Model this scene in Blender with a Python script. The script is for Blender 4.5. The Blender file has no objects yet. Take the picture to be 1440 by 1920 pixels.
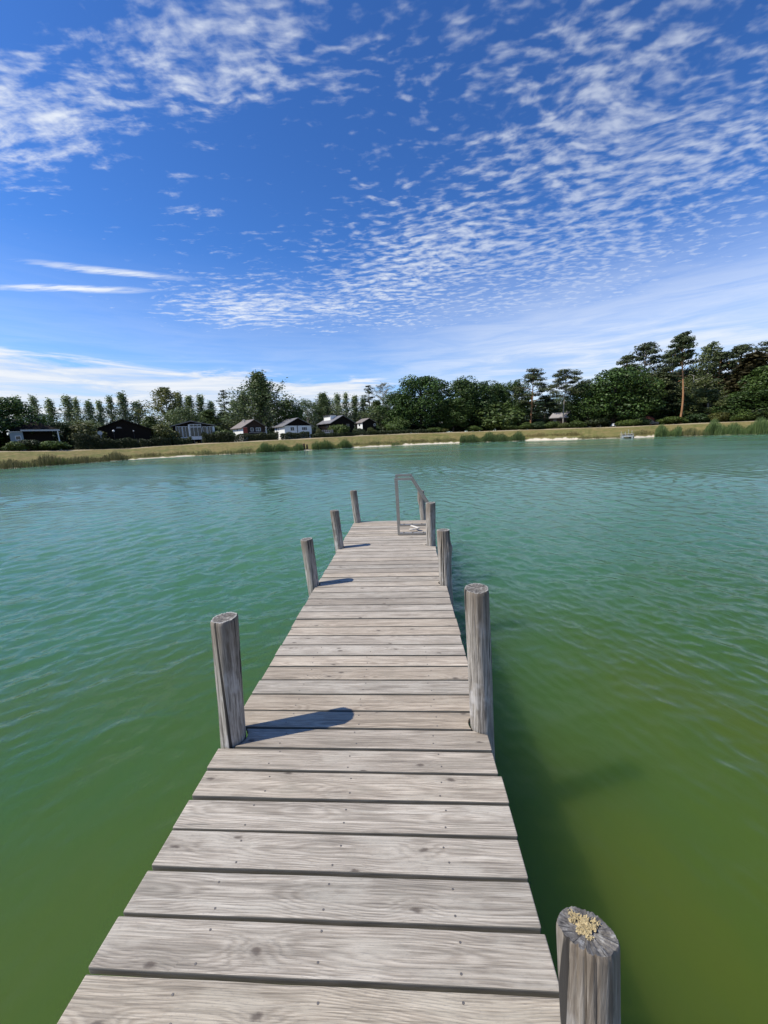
import bpy, math, random
import numpy as np
from mathutils import Vector, Matrix

random.seed(7)
rng = np.random.default_rng(11)
R = math.radians
scene = bpy.context.scene
COL = scene.collection

# ------------------------------------------------------------------ camera frame
# photograph: 1440 x 1920; focal length 705 px; x = across the pier, y = along the pier, z = up, water at z = 0
F = 705.0
CAM = np.array([[0.99794084, -0.05932282, 0.02439015],
                [0.05348939, 0.97955169, 0.19395199],
                [-0.03539719, -0.192248, 0.98070778]])
DECK = 0.64
EYE = np.array([0.0, 0.0, DECK + 1.62])

def ray(u, v):
    d = CAM @ np.array([(u - 720) / F, 1.0, -(v - 960) / F])
    return d / np.linalg.norm(d)

def azimuth(u, v=815):
    d = ray(u, v)
    return math.atan2(d[0], d[1])

def rise(u, v):
    d = ray(u, v)
    return d[2] / math.hypot(d[0], d[1])

def polar(a, r):
    return (r * math.sin(a), r * math.cos(a))

cam_data = bpy.data.cameras.new('camera')
cam = bpy.data.objects.new('camera', cam_data)
COL.objects.link(cam)
cam_data.sensor_fit = 'VERTICAL'
cam_data.sensor_height = 24.0
cam_data.sensor_width = 18.0
cam_data.lens = F / 1920 * 24.0
cam_data.clip_start = 0.05
cam_data.clip_end = 9000
m = Matrix.Identity(4)
for i in range(3):
    m[i][0], m[i][1], m[i][2], m[i][3] = CAM[i, 0], CAM[i, 2], -CAM[i, 1], EYE[i]
cam.matrix_world = m
scene.camera = cam

# ------------------------------------------------------------------ node helpers
def node(nt, kind, **kw):
    n = nt.nodes.new(kind)
    for k, v in kw.items():
        if k.startswith('_'):
            setattr(n, k[1:], v)
        else:
            key = int(k[1:]) if k[0] == 'i' and k[1:].isdigit() else k.replace('__', ' ')
            s = n.inputs[key]
            if isinstance(v, bpy.types.NodeSocket):
                nt.links.new(v, s)
            else:
                s.default_value = v
    return n

def math_(nt, op, a, b=None, c=None, clamp=False):
    n = nt.nodes.new('ShaderNodeMath')
    n.operation = op
    n.use_clamp = clamp
    for i, v in enumerate((a, b, c)):
        if v is None: continue
        if isinstance(v, bpy.types.NodeSocket): nt.links.new(v, n.inputs[i])
        else: n.inputs[i].default_value = v
    return n.outputs[0]

def vmath(nt, op, a, b=None, scale=None):
    n = nt.nodes.new('ShaderNodeVectorMath')
    n.operation = op
    for i, v in enumerate((a, b)):
        if v is None: continue
        if isinstance(v, bpy.types.NodeSocket): nt.links.new(v, n.inputs[i])
        else: n.inputs[i].default_value = v
    if scale is not None:
        if isinstance(scale, bpy.types.NodeSocket): nt.links.new(scale, n.inputs['Scale'])
        else: n.inputs['Scale'].default_value = scale
    return n.outputs['Value'] if op in ('LENGTH', 'DOT_PRODUCT', 'DISTANCE') else n.outputs[0]

def mapping(nt, vec, loc=(0, 0, 0), rot=(0, 0, 0), scale=(1, 1, 1), kind='POINT'):
    n = node(nt, 'ShaderNodeMapping', _vector_type=kind)
    nt.links.new(vec, n.inputs['Vector'])
    n.inputs['Location'].default_value = loc
    n.inputs['Rotation'].default_value = rot
    n.inputs['Scale'].default_value = scale
    return n.outputs[0]

def noise(nt, vec, scale, detail=3, rough=0.55, distortion=0.0, out=0):
    n = nt.nodes.new('ShaderNodeTexNoise')
    nt.links.new(vec, n.inputs['Vector'])
    n.inputs['Scale'].default_value = scale
    n.inputs['Detail'].default_value = detail
    n.inputs['Roughness'].default_value = rough
    n.inputs['Distortion'].default_value = distortion
    return n.outputs[out]

def smooth(nt, v, a, b, lo=0.0, hi=1.0):
    n = nt.nodes.new('ShaderNodeMapRange')
    n.interpolation_type = 'SMOOTHSTEP'
    nt.links.new(v, n.inputs[0])
    n.inputs[1].default_value, n.inputs[2].default_value = a, b
    n.inputs[3].default_value, n.inputs[4].default_value = lo, hi
    return n.outputs[0]

def mix(nt, fac, a, b, blend='MIX'):
    n = nt.nodes.new('ShaderNodeMix')
    n.data_type = 'RGBA'
    n.blend_type = blend
    for s, v in ((n.inputs[0], fac), (n.inputs[6], a), (n.inputs[7], b)):
        if isinstance(v, bpy.types.NodeSocket): nt.links.new(v, s)
        elif isinstance(v, (tuple, list)): s.default_value = (*v[:3], 1)
        else: s.default_value = v
    return n.outputs[2]

def ramp(nt, fac, stops):
    n = nt.nodes.new('ShaderNodeValToRGB')
    nt.links.new(fac, n.inputs[0])
    e = n.color_ramp.elements
    while len(e) < len(stops): e.new(0.5)
    for i, (p, c) in enumerate(stops):
        e[i].position = p
        e[i].color = (*c, 1) if len(c) == 3 else c
    return n.outputs[0]

def new_mat(name):
    mt = bpy.data.materials.new(name)
    mt.use_nodes = True
    nt = mt.node_tree
    bsdf = nt.nodes['Principled BSDF']
    return mt, nt, bsdf

def simple(name, col, rough=0.7, var=0.15, scale=6.0, metallic=0.0, bump=0.0, stretch=(1, 1, 1)):
    mt, nt, b = new_mat(name)
    tc = node(nt, 'ShaderNodeTexCoord').outputs['Object']
    f = noise(nt, mapping(nt, tc, scale=stretch), scale, 4, 0.6)
    dark = tuple(c * (1 - var * 1.6) for c in col)
    lite = tuple(min(1, c * (1 + var * 1.6)) for c in col)
    nt.links.new(ramp(nt, f, [(0.25, dark), (0.75, lite)]), b.inputs['Base Color'])
    b.inputs['Roughness'].default_value = rough
    b.inputs['Metallic'].default_value = metallic
    if bump:
        bp = node(nt, 'ShaderNodeBump', Strength=bump, Distance=0.01, Height=f)
        nt.links.new(bp.outputs[0], b.inputs['Normal'])
    return mt

# ------------------------------------------------------------------ mesh helpers
class MB:
    def __init__(self): self.v, self.f = [], []
    def add(self, vs, fs):
        o = len(self.v)
        self.v += [tuple(map(float, p)) for p in vs]
        self.f += [tuple(i + o for i in f) for f in fs]
        return self
    def box(self, x0, x1, y0, y1, z0, z1):
        return self.add([(x0, y0, z0), (x1, y0, z0), (x1, y1, z0), (x0, y1, z0),
                         (x0, y0, z1), (x1, y0, z1), (x1, y1, z1), (x0, y1, z1)],
                        [(0, 3, 2, 1), (4, 5, 6, 7), (0, 1, 5, 4), (1, 2, 6, 5), (2, 3, 7, 6), (3, 0, 4, 7)])
    def slab(self, pts, t):
        """closed prism: polygon pts (3-D, ordered) thickened by vector t"""
        n = len(pts)
        t = np.array(t, float)
        vs = [np.array(p, float) for p in pts]
        vs = vs + [p + t for p in vs]
        fs = [tuple(range(n))[::-1], tuple(range(n, 2 * n))]
        fs += [(i, (i + 1) % n, n + (i + 1) % n, n + i) for i in range(n)]
        return self.add(vs, fs)
    def tube(self, pts, radii, n=8, cap=True):
        pts = [np.array(p, float) for p in pts]
        if np.isscalar(radii): radii = [radii] * len(pts)
        vs, fs = [], []
        ref = np.array([0.31, 0.95, 0.07])
        for i, p in enumerate(pts):
            t = pts[min(i + 1, len(pts) - 1)] - pts[max(i - 1, 0)]
            t = t / (np.linalg.norm(t) + 1e-9)
            if abs(t @ ref) > 0.95: ref = np.array([0.9, 0.1, 0.4])
            a = np.cross(t, ref); a /= np.linalg.norm(a)
            b = np.cross(t, a)
            for k in range(n):
                w = 2 * math.pi * k / n
                vs.append(p + radii[i] * (a * math.cos(w) + b * math.sin(w)))
        for i in range(len(pts) - 1):
            for k in range(n):
                k2 = (k + 1) % n
                fs.append((i * n + k, i * n + k2, (i + 1) * n + k2, (i + 1) * n + k))
        if cap:
            fs.append(tuple(range(n))[::-1])
            fs.append(tuple((len(pts) - 1) * n + k for k in range(n)))
        return self.add(vs, fs)
    def bar(self, a, b, w, h):
        """square section bar from a to b"""
        a, b = np.array(a, float), np.array(b, float)
        t = b - a; t /= np.linalg.norm(t)
        s = np.cross(t, (0, 0, 1)) if abs(t[2]) < 0.95 else np.array([1.0, 0, 0])
        s /= np.linalg.norm(s)
        q = np.cross(s, t)
        c = [(-w / 2, -h / 2), (w / 2, -h / 2), (w / 2, h / 2), (-w / 2, h / 2)]
        vs = [p + s * i + q * j for p in (a, b) for i, j in c]
        return self.add(vs, [(0, 1, 2, 3), (7, 6, 5, 4), (0, 4, 5, 1), (1, 5, 6, 2), (2, 6, 7, 3), (3, 7, 4, 0)])
    def sphere(self, c, r, n=10, m_=7, sx=1, sy=1, sz=1):
        vs, fs = [(c[0], c[1], c[2] + r * sz)], []
        for i in range(1, m_):
            t = math.pi * i / m_
            for k in range(n):
                w = 2 * math.pi * k / n
                vs.append((c[0] + r * sx * math.sin(t) * math.cos(w), c[1] + r * sy * math.sin(t) * math.sin(w), c[2] + r * sz * math.cos(t)))
        vs.append((c[0], c[1], c[2] - r * sz))
        for k in range(n): fs.append((0, 1 + k, 1 + (k + 1) % n))
        for i in range(m_ - 2):
            for k in range(n):
                a = 1 + i * n + k; b = 1 + i * n + (k + 1) % n
                fs.append((a, a + n, b + n, b))
        o = 1 + (m_ - 2) * n
        for k in range(n): fs.append((o + k, len(vs) - 1, o + (k + 1) % n))
        return self.add(vs, fs)
    def mesh(self, name, mat, smooth_=False):
        me = bpy.data.meshes.new(name)
        me.from_pydata(self.v, [], self.f)
        me.materials.append(mat)
        if smooth_: me.polygons.foreach_set('use_smooth', [True] * len(me.polygons))
        me.update()
        return me
    def build(self, name, mat, parent=None, smooth_=False):
        return link(name, self.mesh(name, mat, smooth_), parent)

def link(name, data, parent=None):
    o = bpy.data.objects.new(name, data)
    COL.objects.link(o)
    if parent: o.parent = parent
    return o

def tag(o, label=None, cat=None, group=None, kind=None):
    if label: o['label'] = label
    if cat: o['category'] = cat
    if group: o['group'] = group
    if kind: o['kind'] = kind
    return o

def empty(name, loc, rz=0.0):
    o = link(name, None)
    o.location = loc
    o.rotation_euler = (0, 0, rz)
    o.empty_display_size = 0.3
    return o

def quads_mesh(name, centers, us, vs, mat):
    """many small quads: centre, half-axis u, half-axis v"""
    n = len(centers)
    P = np.stack([centers - us - vs, centers + us - vs, centers + us + vs, centers - us + vs], 1).reshape(-1, 3)
    me = bpy.data.meshes.new(name)
    me.vertices.add(4 * n); me.loops.add(4 * n); me.polygons.add(n)
    me.vertices.foreach_set('co', P.astype(np.float32).ravel())
    me.loops.foreach_set('vertex_index', np.arange(4 * n, dtype=np.int32))
    me.polygons.foreach_set('loop_start', np.arange(0, 4 * n, 4, dtype=np.int32))
    me.polygons.foreach_set('loop_total', np.full(n, 4, dtype=np.int32))
    me.materials.append(mat)
    me.update(calc_edges=True)
    return me

# ------------------------------------------------------------------ light and sky
SUN_EL, SUN_FROM = R(51), np.array([-0.955, -0.297])          # the sun stands to the left and a little behind
sun = bpy.data.lights.new('sun', 'SUN')
sun.energy = 4.2
sun.angle = R(0.53)
sun.color = (1.0, 0.945, 0.83)
so = link('sun', sun)
d = Vector((-SUN_FROM[0] * math.cos(SUN_EL), -SUN_FROM[1] * math.cos(SUN_EL), -math.sin(SUN_EL)))
so.rotation_euler = d.to_track_quat('-Z', 'Y').to_euler()
so.location = (-30, -10, 40)

world = bpy.data.worlds.new('World')
scene.world = world
world.use_nodes = True
wt = world.node_tree
bg = wt.nodes['Background']
SKY_STRENGTH = 0.10
sky = node(wt, 'ShaderNodeTexSky', _sky_type='NISHITA', _sun_disc=False)
sky.sun_elevation = SUN_EL
sky.sun_rotation = math.atan2(SUN_FROM[0], SUN_FROM[1])
sky.air_density, sky.dust_density, sky.ozone_density = 1.0, 0.25, 2.4
sky_col = node(wt, 'ShaderNodeHueSaturation', Saturation=1.04, Value=1.0, Hue=0.5, Color=vmath(wt, 'SCALE', node(wt, 'ShaderNodeGamma', i0=vmath(wt, 'SCALE', sky.outputs[0], scale=0.125), i1=1.28).outputs[0], scale=8.0)).outputs[0]
sky_col = mix(wt, 1.0, sky_col, (0.72, 1.12, 1.56), 'MULTIPLY')
wdir = node(wt, 'ShaderNodeTexCoord').outputs['Generated']
sep = node(wt, 'ShaderNodeSeparateXYZ', i0=wdir)
zc = math_(wt, 'MAXIMUM', sep.outputs[2], 0.03)
px = math_(wt, 'DIVIDE', sep.outputs[0], zc)
py = math_(wt, 'DIVIDE', sep.outputs[1], zc)
P = node(wt, 'ShaderNodeCombineXYZ', X=px, Y=py).outputs[0]       # a point on the cloud layer
warp = noise(wt, P, 2.2, 3, 0.5, out=1)
Pw = vmath(wt, 'ADD', P, vmath(wt, 'SCALE', vmath(wt, 'SUBTRACT', warp, (0.5, 0.5, 0.5)), scale=0.16))
el = math_(wt, 'MULTIPLY', math_(wt, 'ARCSINE', sep.outputs[2]), 57.2958)
az = math_(wt, 'MULTIPLY', math_(wt, 'ARCTAN2', sep.outputs[0], sep.outputs[1]), 57.2958)

def blob(vec, c, r, rot, w):
    q = mapping(wt, vec, loc=(c[0], c[1], 0), rot=(0, 0, R(rot)), scale=(r[0], r[1], 1), kind='TEXTURE')
    q = vmath(wt, 'MULTIPLY', q, (1, 1, 0))
    return math_(wt, 'MULTIPLY', smooth(wt, vmath(wt, 'LENGTH', q), 1.25, 0.15), w)

def total(items):
    t = items[0]
    for i in items[1:]: t = math_(wt, 'ADD', t, i)
    return t

# flocks of small clouds
broad = noise(wt, Pw, 1.3, 3, 0.5)
cover = total([
    blob(Pw, (-1.12, 1.30), (0.36, 0.26), 0, 0.66),      # bright streaky flock on the left
    blob(Pw, (-1.45, 1.50), (0.22, 0.22), 0, 0.50),
    blob(Pw, (-0.72, 1.22), (0.62, 0.24), -18, 0.22),
    blob(Pw, (-0.42, 1.18), (0.50, 0.26), 0, 0.52),      # wisps at the top
    blob(Pw, (0.15, 3.1), (2.1, 1.05), -4, 0.62),        # ripples over the far shore
    blob(Pw, (-1.35, 3.1), (0.85, 0.75), 30, 0.40),
    blob(Pw, (0.45, 2.10), (1.0, 0.75), -20, 0.52),
    blob(Pw, (1.7, 2.1), (0.9, 0.8), -20, 0.40),
    blob(Pw, (1.15, 1.45), (0.85, 0.60), -15, 0.44),
    blob(Pw, (0.50, 1.30), (0.5, 0.40), 0, 0.40),
    blob(Pw, (2.2, 3.2), (2.2, 1.1), -20, 0.50),
])
cover = math_(wt, 'ADD', cover, math_(wt, 'MULTIPLY', math_(wt, 'SUBTRACT', broad, 0.5), 0.8))
cellA = noise(wt, mapping(wt, Pw, rot=(0, 0, R(20)), scale=(0.72, 1.25, 1)), 19.0, 2.5, 0.5)
cellB = noise(wt, mapping(wt, Pw, rot=(0, 0, R(-62)), scale=(0.50, 1.6, 1)), 10.5, 4, 0.6)
fine = noise(wt, Pw, 40, 3, 0.6)
wB = smooth(wt, px, 0.1, -0.8, 0.22, 0.62)
wA = math_(wt, 'SUBTRACT', 0.92, wB)
cells = math_(wt, 'ADD', math_(wt, 'MULTIPLY', cellA, wA), math_(wt, 'MULTIPLY', cellB, wB))
cells = math_(wt, 'ADD', cells, math_(wt, 'MULTIPLY', fine, 0.16))
dens = math_(wt, 'ADD', math_(wt, 'MULTIPLY', math_(wt, 'SUBTRACT', cells, 0.54), 3.4), math_(wt, 'SUBTRACT', cover, 0.28))
flock = smooth(wt, dens, -0.08, 1.15)
fade_far = smooth(wt, el, 4.0, 13.0)
flock = math_(wt, 'MULTIPLY', flock, smooth(wt, px, -0.6, 0.9, 0.92, 0.50))
# two thin streaks on the left
Pst = vmath(wt, 'ADD', P, vmath(wt, 'SCALE', vmath(wt, 'SUBTRACT', warp, (0.5, 0.5, 0.5)), scale=0.10))
st = total([blob(Pst, (-2.12, 2.50), (0.55, 0.075), 12, 1.0), blob(Pst, (-1.66, 2.30), (0.45, 0.07), 24, 0.85)])
st = math_(wt, 'MULTIPLY', st, smooth(wt, noise(wt, mapping(wt, P, rot=(0, 0, R(-16)), scale=(1, 6, 1)), 4, 4, 0.6), 0.25, 0.62))
# banks and veil close to the horizon
AE = node(wt, 'ShaderNodeCombineXYZ', X=math_(wt, 'MULTIPLY', az, 0.06), Y=math_(wt, 'MULTIPLY', el, 0.55)).outputs[0]
bn = noise(wt, AE, 1.5, 6, 0.62, 0.6)
edge_l = math_(wt, 'ADD', math_(wt, 'MULTIPLY', az, -0.050), 8.6)
up = math_(wt, 'SUBTRACT', edge_l, el)
bank_l = smooth(wt, math_(wt, 'ADD', up, math_(wt, 'MULTIPLY', math_(wt, 'SUBTRACT', bn, 0.5), 6.0)), -0.4, 1.7)
bank_l = math_(wt, 'MULTIPLY', bank_l, smooth(wt, az, 6.0, -8.0, 0.3, 1.0))
bank_l = math_(wt, 'MULTIPLY', bank_l, smooth(wt, bn, 0.2, 0.6, 0.45, 0.95))
veil = math_(wt, 'MULTIPLY', smooth(wt, el, 24.0, 7.0), smooth(wt, az, -12.0, 22.0, 0.35, 1.0))
veil = math_(wt, 'MULTIPLY', veil, smooth(wt, bn, 0.15, 0.75, 0.45, 0.95))
alpha = math_(wt, 'MAXIMUM', math_(wt, 'MAXIMUM', flock, st), math_(wt, 'MAXIMUM', bank_l, math_(wt, 'MULTIPLY', veil, 0.92)))
alpha = math_(wt, 'MULTIPLY', alpha, smooth(wt, el, 46.0, 34.0, 0.62, 1.0))
CLOUD = 7.4
shade = mix(wt, smooth(wt, bn, 0.35, 0.7), (CLOUD * 0.72, CLOUD * 0.80, CLOUD * 0.93), (CLOUD * 0.98, CLOUD * 1.0, CLOUD * 1.03))
white = mix(wt, smooth(wt, el, 8.0, 14.0), shade, (CLOUD * 0.95, CLOUD * 1.0, CLOUD * 1.06))
final = mix(wt, alpha, sky_col, white)
wt.links.new(final, bg.inputs['Color'])
bg.inputs['Strength'].default_value = SKY_STRENGTH
try:
    world.cycles.sampling_method = 'MANUAL'
    world.cycles.sample_map_resolution = 512
except Exception:
    pass

scene.view_settings.view_transform = 'Standard'
scene.view_settings.look = 'None'
scene.view_settings.exposure = 0.36
scene.view_settings.gamma = 1.0

# ------------------------------------------------------------------ materials
def wood_plank():
    mt, nt, b = new_mat('weathered_plank')
    tc = node(nt, 'ShaderNodeTexCoord').outputs['Object']
    rnd = node(nt, 'ShaderNodeObjectInfo').outputs['Random']
    off = node(nt, 'ShaderNodeCombineXYZ', X=math_(nt, 'MULTIPLY', rnd, 37.0), Y=math_(nt, 'MULTIPLY', rnd, 91.0), Z=math_(nt, 'MULTIPLY', rnd, 13.0)).outputs[0]
    p = vmath(nt, 'ADD', tc, off)
    # knots: sparse cells along the plank
    kv = node(nt, 'ShaderNodeTexVoronoi', _feature='F1', _voronoi_dimensions='2D')
    kw = vmath(nt, 'SCALE', vmath(nt, 'SUBTRACT', noise(nt, mapping(nt, p, scale=(14, 40, 1)), 1.0, 3, 0.6, out=1), (0.5, 0.5, 0.5)), scale=0.030)
    nt.links.new(mapping(nt, vmath(nt, 'ADD', p, kw), scale=(2.6, 6.5, 0.0)), kv.inputs['Vector'])
    kv.inputs['Scale'].default_value = 1.0
    kv.inputs['Randomness'].default_value = 1.0
    kd = kv.outputs['Distance']
    ksel = math_(nt, 'GREATER_THAN', node(nt, 'ShaderNodeSeparateColor', i0=kv.outputs['Color']).outputs[0], 0.48)
    knot = math_(nt, 'MULTIPLY', smooth(nt, kd, 0.075, 0.02), ksel)
    halo = math_(nt, 'MULTIPLY', smooth(nt, kd, 0.34, 0.0), ksel)
    # growth rings of the log the board was sawn from
    sw = noise(nt, mapping(nt, p, scale=(1.0, 2.5, 1)), 1.1, 3, 0.5)
    swv = math_(nt, 'MULTIPLY', math_(nt, 'SUBTRACT', sw, 0.5), 0.10)
    sx = node(nt, 'ShaderNodeSeparateXYZ', i0=tc)
    y = math_(nt, 'ADD', math_(nt, 'ADD', sx.outputs[1], math_(nt, 'MULTIPLY', math_(nt, 'SUBTRACT', rnd, 0.5), 0.12)), swv)
    h = math_(nt, 'ADD', math_(nt, 'MULTIPLY', noise(nt, mapping(nt, p, scale=(1, 0.2, 1)), 1.3, 2, 0.5), 0.10), math_(nt, 'MULTIPLY', halo, 0.013))
    rad = math_(nt, 'SQRT', math_(nt, 'ADD', math_(nt, 'MULTIPLY', y, y), math_(nt, 'MULTIPLY', h, h)))
    fib = noise(nt, mapping(nt, p, scale=(3.0, 110, 1)), 1.0, 3, 0.6)
    ringp = math_(nt, 'ADD', math_(nt, 'MULTIPLY', rad, 150.0), math_(nt, 'MULTIPLY', fib, 1.6))
    tri = math_(nt, 'PINGPONG', ringp, 0.5)
    ring = smooth(nt, tri, 0.0, 0.42)
    blot = noise(nt, mapping(nt, p, scale=(2.2, 7, 1)), 1.4, 4, 0.65)
    streak = noise(nt, mapping(nt, p, scale=(1.4, 38, 1)), 1.2, 4, 0.62)
    fine = noise(nt, mapping(nt, p, scale=(5.0, 330, 1)), 1.0, 2, 0.6)
    c = mix(nt, ring, (0.315, 0.272, 0.222), (0.440, 0.390, 0.325))
    c = mix(nt, math_(nt, 'MULTIPLY', smooth(nt, streak, 0.50, 0.62), 0.5), c, (0.185, 0.158, 0.128))
    c = mix(nt, math_(nt, 'MULTIPLY', smooth(nt, streak, 0.43, 0.34), 0.6), c, (0.56, 0.51, 0.435))
    c = mix(nt, 1.0, c, ramp(nt, fib, [(0.30, (0.80, 0.80, 0.80)), (0.5, (1.0, 1.0, 1.0)), (0.7, (1.16, 1.16, 1.16))]), 'MULTIPLY')
    c = mix(nt, 1.0, c, ramp(nt, fine, [(0.36, (0.70, 0.69, 0.68)), (0.48, (1.0, 1.0, 1.0)), (0.66, (1.22, 1.22, 1.22))]), 'MULTIPLY')
    c = mix(nt, math_(nt, 'MULTIPLY', smooth(nt, blot, 0.48, 0.68), 0.55), c, (0.50, 0.460, 0.390))
    c = mix(nt, math_(nt, 'MULTIPLY', smooth(nt, blot, 0.46, 0.30), 0.45), c, (0.27, 0.245, 0.20))
    tint = ramp(nt, rnd, [(0.0, (0.78, 0.75, 0.71)), (0.25, (1.08, 1.06, 1.03)), (0.5, (0.88, 0.88, 0.86)), (0.72, (1.16, 1.10, 1.02)), (0.86, (0.90, 0.84, 0.76)), (1.0, (1.0, 1.01, 0.94))])
    c = mix(nt, 1.0, c, tint, 'MULTIPLY')
    c = mix(nt, math_(nt, 'MULTIPLY', halo, 0.34), c, (0.25, 0.215, 0.17))
    c = mix(nt, math_(nt, 'MULTIPLY', knot, 0.85), c, (0.085, 0.065, 0.05))
    crack = noise(nt, mapping(nt, p, scale=(1.1, 70, 1)), 1.0, 2, 0.5)
    crack = smooth(nt, crack, 0.735, 0.775)
    c = mix(nt, math_(nt, 'MULTIPLY', crack, 0.8), c, (0.07, 0.06, 0.05))
    grime = noise(nt, mapping(nt, p, scale=(60, 260, 40)), 1.0, 2, 0.6)
    c = mix(nt, math_(nt, 'MULTIPLY', smooth(nt, grime, 0.55, 0.75), 0.35), c, (0.16, 0.145, 0.13))
    nt.links.new(c, b.inputs['Base Color'])
    b.inputs['Roughness'].default_value = 0.78
    hh = math_(nt, 'SUBTRACT', math_(nt, 'ADD', math_(nt, 'MULTIPLY', ring, 0.4), math_(nt, 'ADD', math_(nt, 'MULTIPLY', fib, 0.5), math_(nt, 'MULTIPLY', fine, 0.6))), math_(nt, 'ADD', crack, math_(nt, 'MULTIPLY', knot, 0.6)))
    bp = node(nt, 'ShaderNodeBump', Strength=0.8, Distance=0.003, Height=hh)
    nt.links.new(bp.outputs[0], b.inputs['Normal'])
    return mt

def wood_post():
    mt, nt, b = new_mat('weathered_post')
    tc = node(nt, 'ShaderNodeTexCoord').outputs['Object']
    rnd = node(nt, 'ShaderNodeObjectInfo').outputs['Random']
    off = node(nt, 'ShaderNodeCombineXYZ', X=math_(nt, 'MULTIPLY', rnd, 17.0), Y=math_(nt, 'MULTIPLY', rnd, 5.0), Z=math_(nt, 'MULTIPLY', rnd, 3.0)).outputs[0]
    p = vmath(nt, 'ADD', tc, off)
    g = noise(nt, mapping(nt, p, scale=(120, 120, 5)), 1.0, 4, 0.65)
    s = noise(nt, mapping(nt, p, scale=(42, 42, 2.2)), 1.0, 5, 0.68)
    bl = noise(nt, mapping(nt, p, scale=(9, 9, 5)), 1.0, 3, 0.6)
    sz = node(nt, 'ShaderNodeSeparateXYZ', i0=tc).outputs[2]
    c = ramp(nt, g, [(0.30, (0.13, 0.115, 0.095)), (0.5, (0.31, 0.28, 0.24)), (0.70, (0.54, 0.50, 0.44))])
    c = mix(nt, math_(nt, 'MULTIPLY', smooth(nt, s, 0.50, 0.63), 0.80), c, (0.085, 0.073, 0.060))
    c = mix(nt, math_(nt, 'MULTIPLY', smooth(nt, bl, 0.55, 0.7), 0.45), c, (0.62, 0.60, 0.58))
    # brown, rain-washed upper end; bleached foot at deck level
    c = mix(nt, math_(nt, 'MULTIPLY', smooth(nt, math_(nt, 'ADD', sz, math_(nt, 'MULTIPLY', bl, 0.3)), -0.25, 0.22), 0.7), c, (0.13, 0.095, 0.062), 'MIX')
    wz = node(nt, 'ShaderNodeSeparateXYZ', i0=node(nt, 'ShaderNodeNewGeometry').outputs['Position']).outputs[2]
    c = mix(nt, smooth(nt, math_(nt, 'ADD', wz, math_(nt, 'MULTIPLY', bl, 0.12)), 0.30, 0.12, 0.0, 0.85), c, (0.035, 0.042, 0.018))
    crack = smooth(nt, noise(nt, mapping(nt, p, scale=(30, 30, 0.5)), 1.0, 1, 0.5), 0.64, 0.665)
    c = mix(nt, crack, c, (0.03, 0.026, 0.022))
    nt.links.new(c, b.inputs['Base Color'])
    b.inputs['Roughness'].default_value = 0.85
    hh = math_(nt, 'SUBTRACT', math_(nt, 'ADD', g, s), math_(nt, 'MULTIPLY', crack, 2.0))
    bp = node(nt, 'ShaderNodeBump', Strength=0.6, Distance=0.004, Height=hh)
    nt.links.new(bp.outputs[0], b.inputs['Normal'])
    return mt

def wood_end():
    mt, nt, b = new_mat('post_end_grain')
    tc = node(nt, 'ShaderNodeTexCoord').outputs['Object']
    rnd = node(nt, 'ShaderNodeObjectInfo').outputs['Random']
    sx = node(nt, 'ShaderNodeSeparateXYZ', i0=tc)
    ang = math_(nt, 'ARCTAN2', sx.outputs[1], sx.outputs[0])
    r = math_(nt, 'SQRT', math_(nt, 'ADD', math_(nt, 'MULTIPLY', sx.outputs[0], sx.outputs[0]), math_(nt, 'MULTIPLY', sx.outputs[1], sx.outputs[1])))
    q = node(nt, 'ShaderNodeCombineXYZ', X=math_(nt, 'COSINE', ang), Y=math_(nt, 'SINE', ang), Z=math_(nt, 'ADD', math_(nt, 'MULTIPLY', r, 9.0), math_(nt, 'MULTIPLY', rnd, 40))).outputs[0]
    rays = noise(nt, mapping(nt, q, scale=(5, 5, 1)), 1.6, 3, 0.6)
    bl = noise(nt, mapping(nt, tc, scale=(60, 60, 60)), 1.0, 4, 0.65)
    c = ramp(nt, bl, [(0.36, (0.066, 0.060, 0.054)), (0.56, (0.175, 0.160, 0.140)), (0.74, (0.40, 0.39, 0.36))])
    rim = smooth(nt, r, 0.052, 0.064)
    c = mix(nt, math_(nt, 'MULTIPLY', rim, 0.75), c, (0.50, 0.49, 0.45))
    cr = smooth(nt, rays, 0.63, 0.68)
    c = mix(nt, math_(nt, 'MULTIPLY', cr, 0.8), c, (0.03, 0.03, 0.03))
    c = mix(nt, math_(nt, 'MULTIPLY', smooth(nt, rays, 0.40, 0.30), 0.35), c, (0.46, 0.45, 0.42))
    nt.links.new(c, b.inputs['Base Color'])
    b.inputs['Roughness'].default_value = 0.9
    bp = node(nt, 'ShaderNodeBump', Strength=0.8, Distance=0.004, Height=math_(nt, 'SUBTRACT', bl, cr))
    nt.links.new(bp.outputs[0], b.inputs['Normal'])
    return mt

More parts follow.
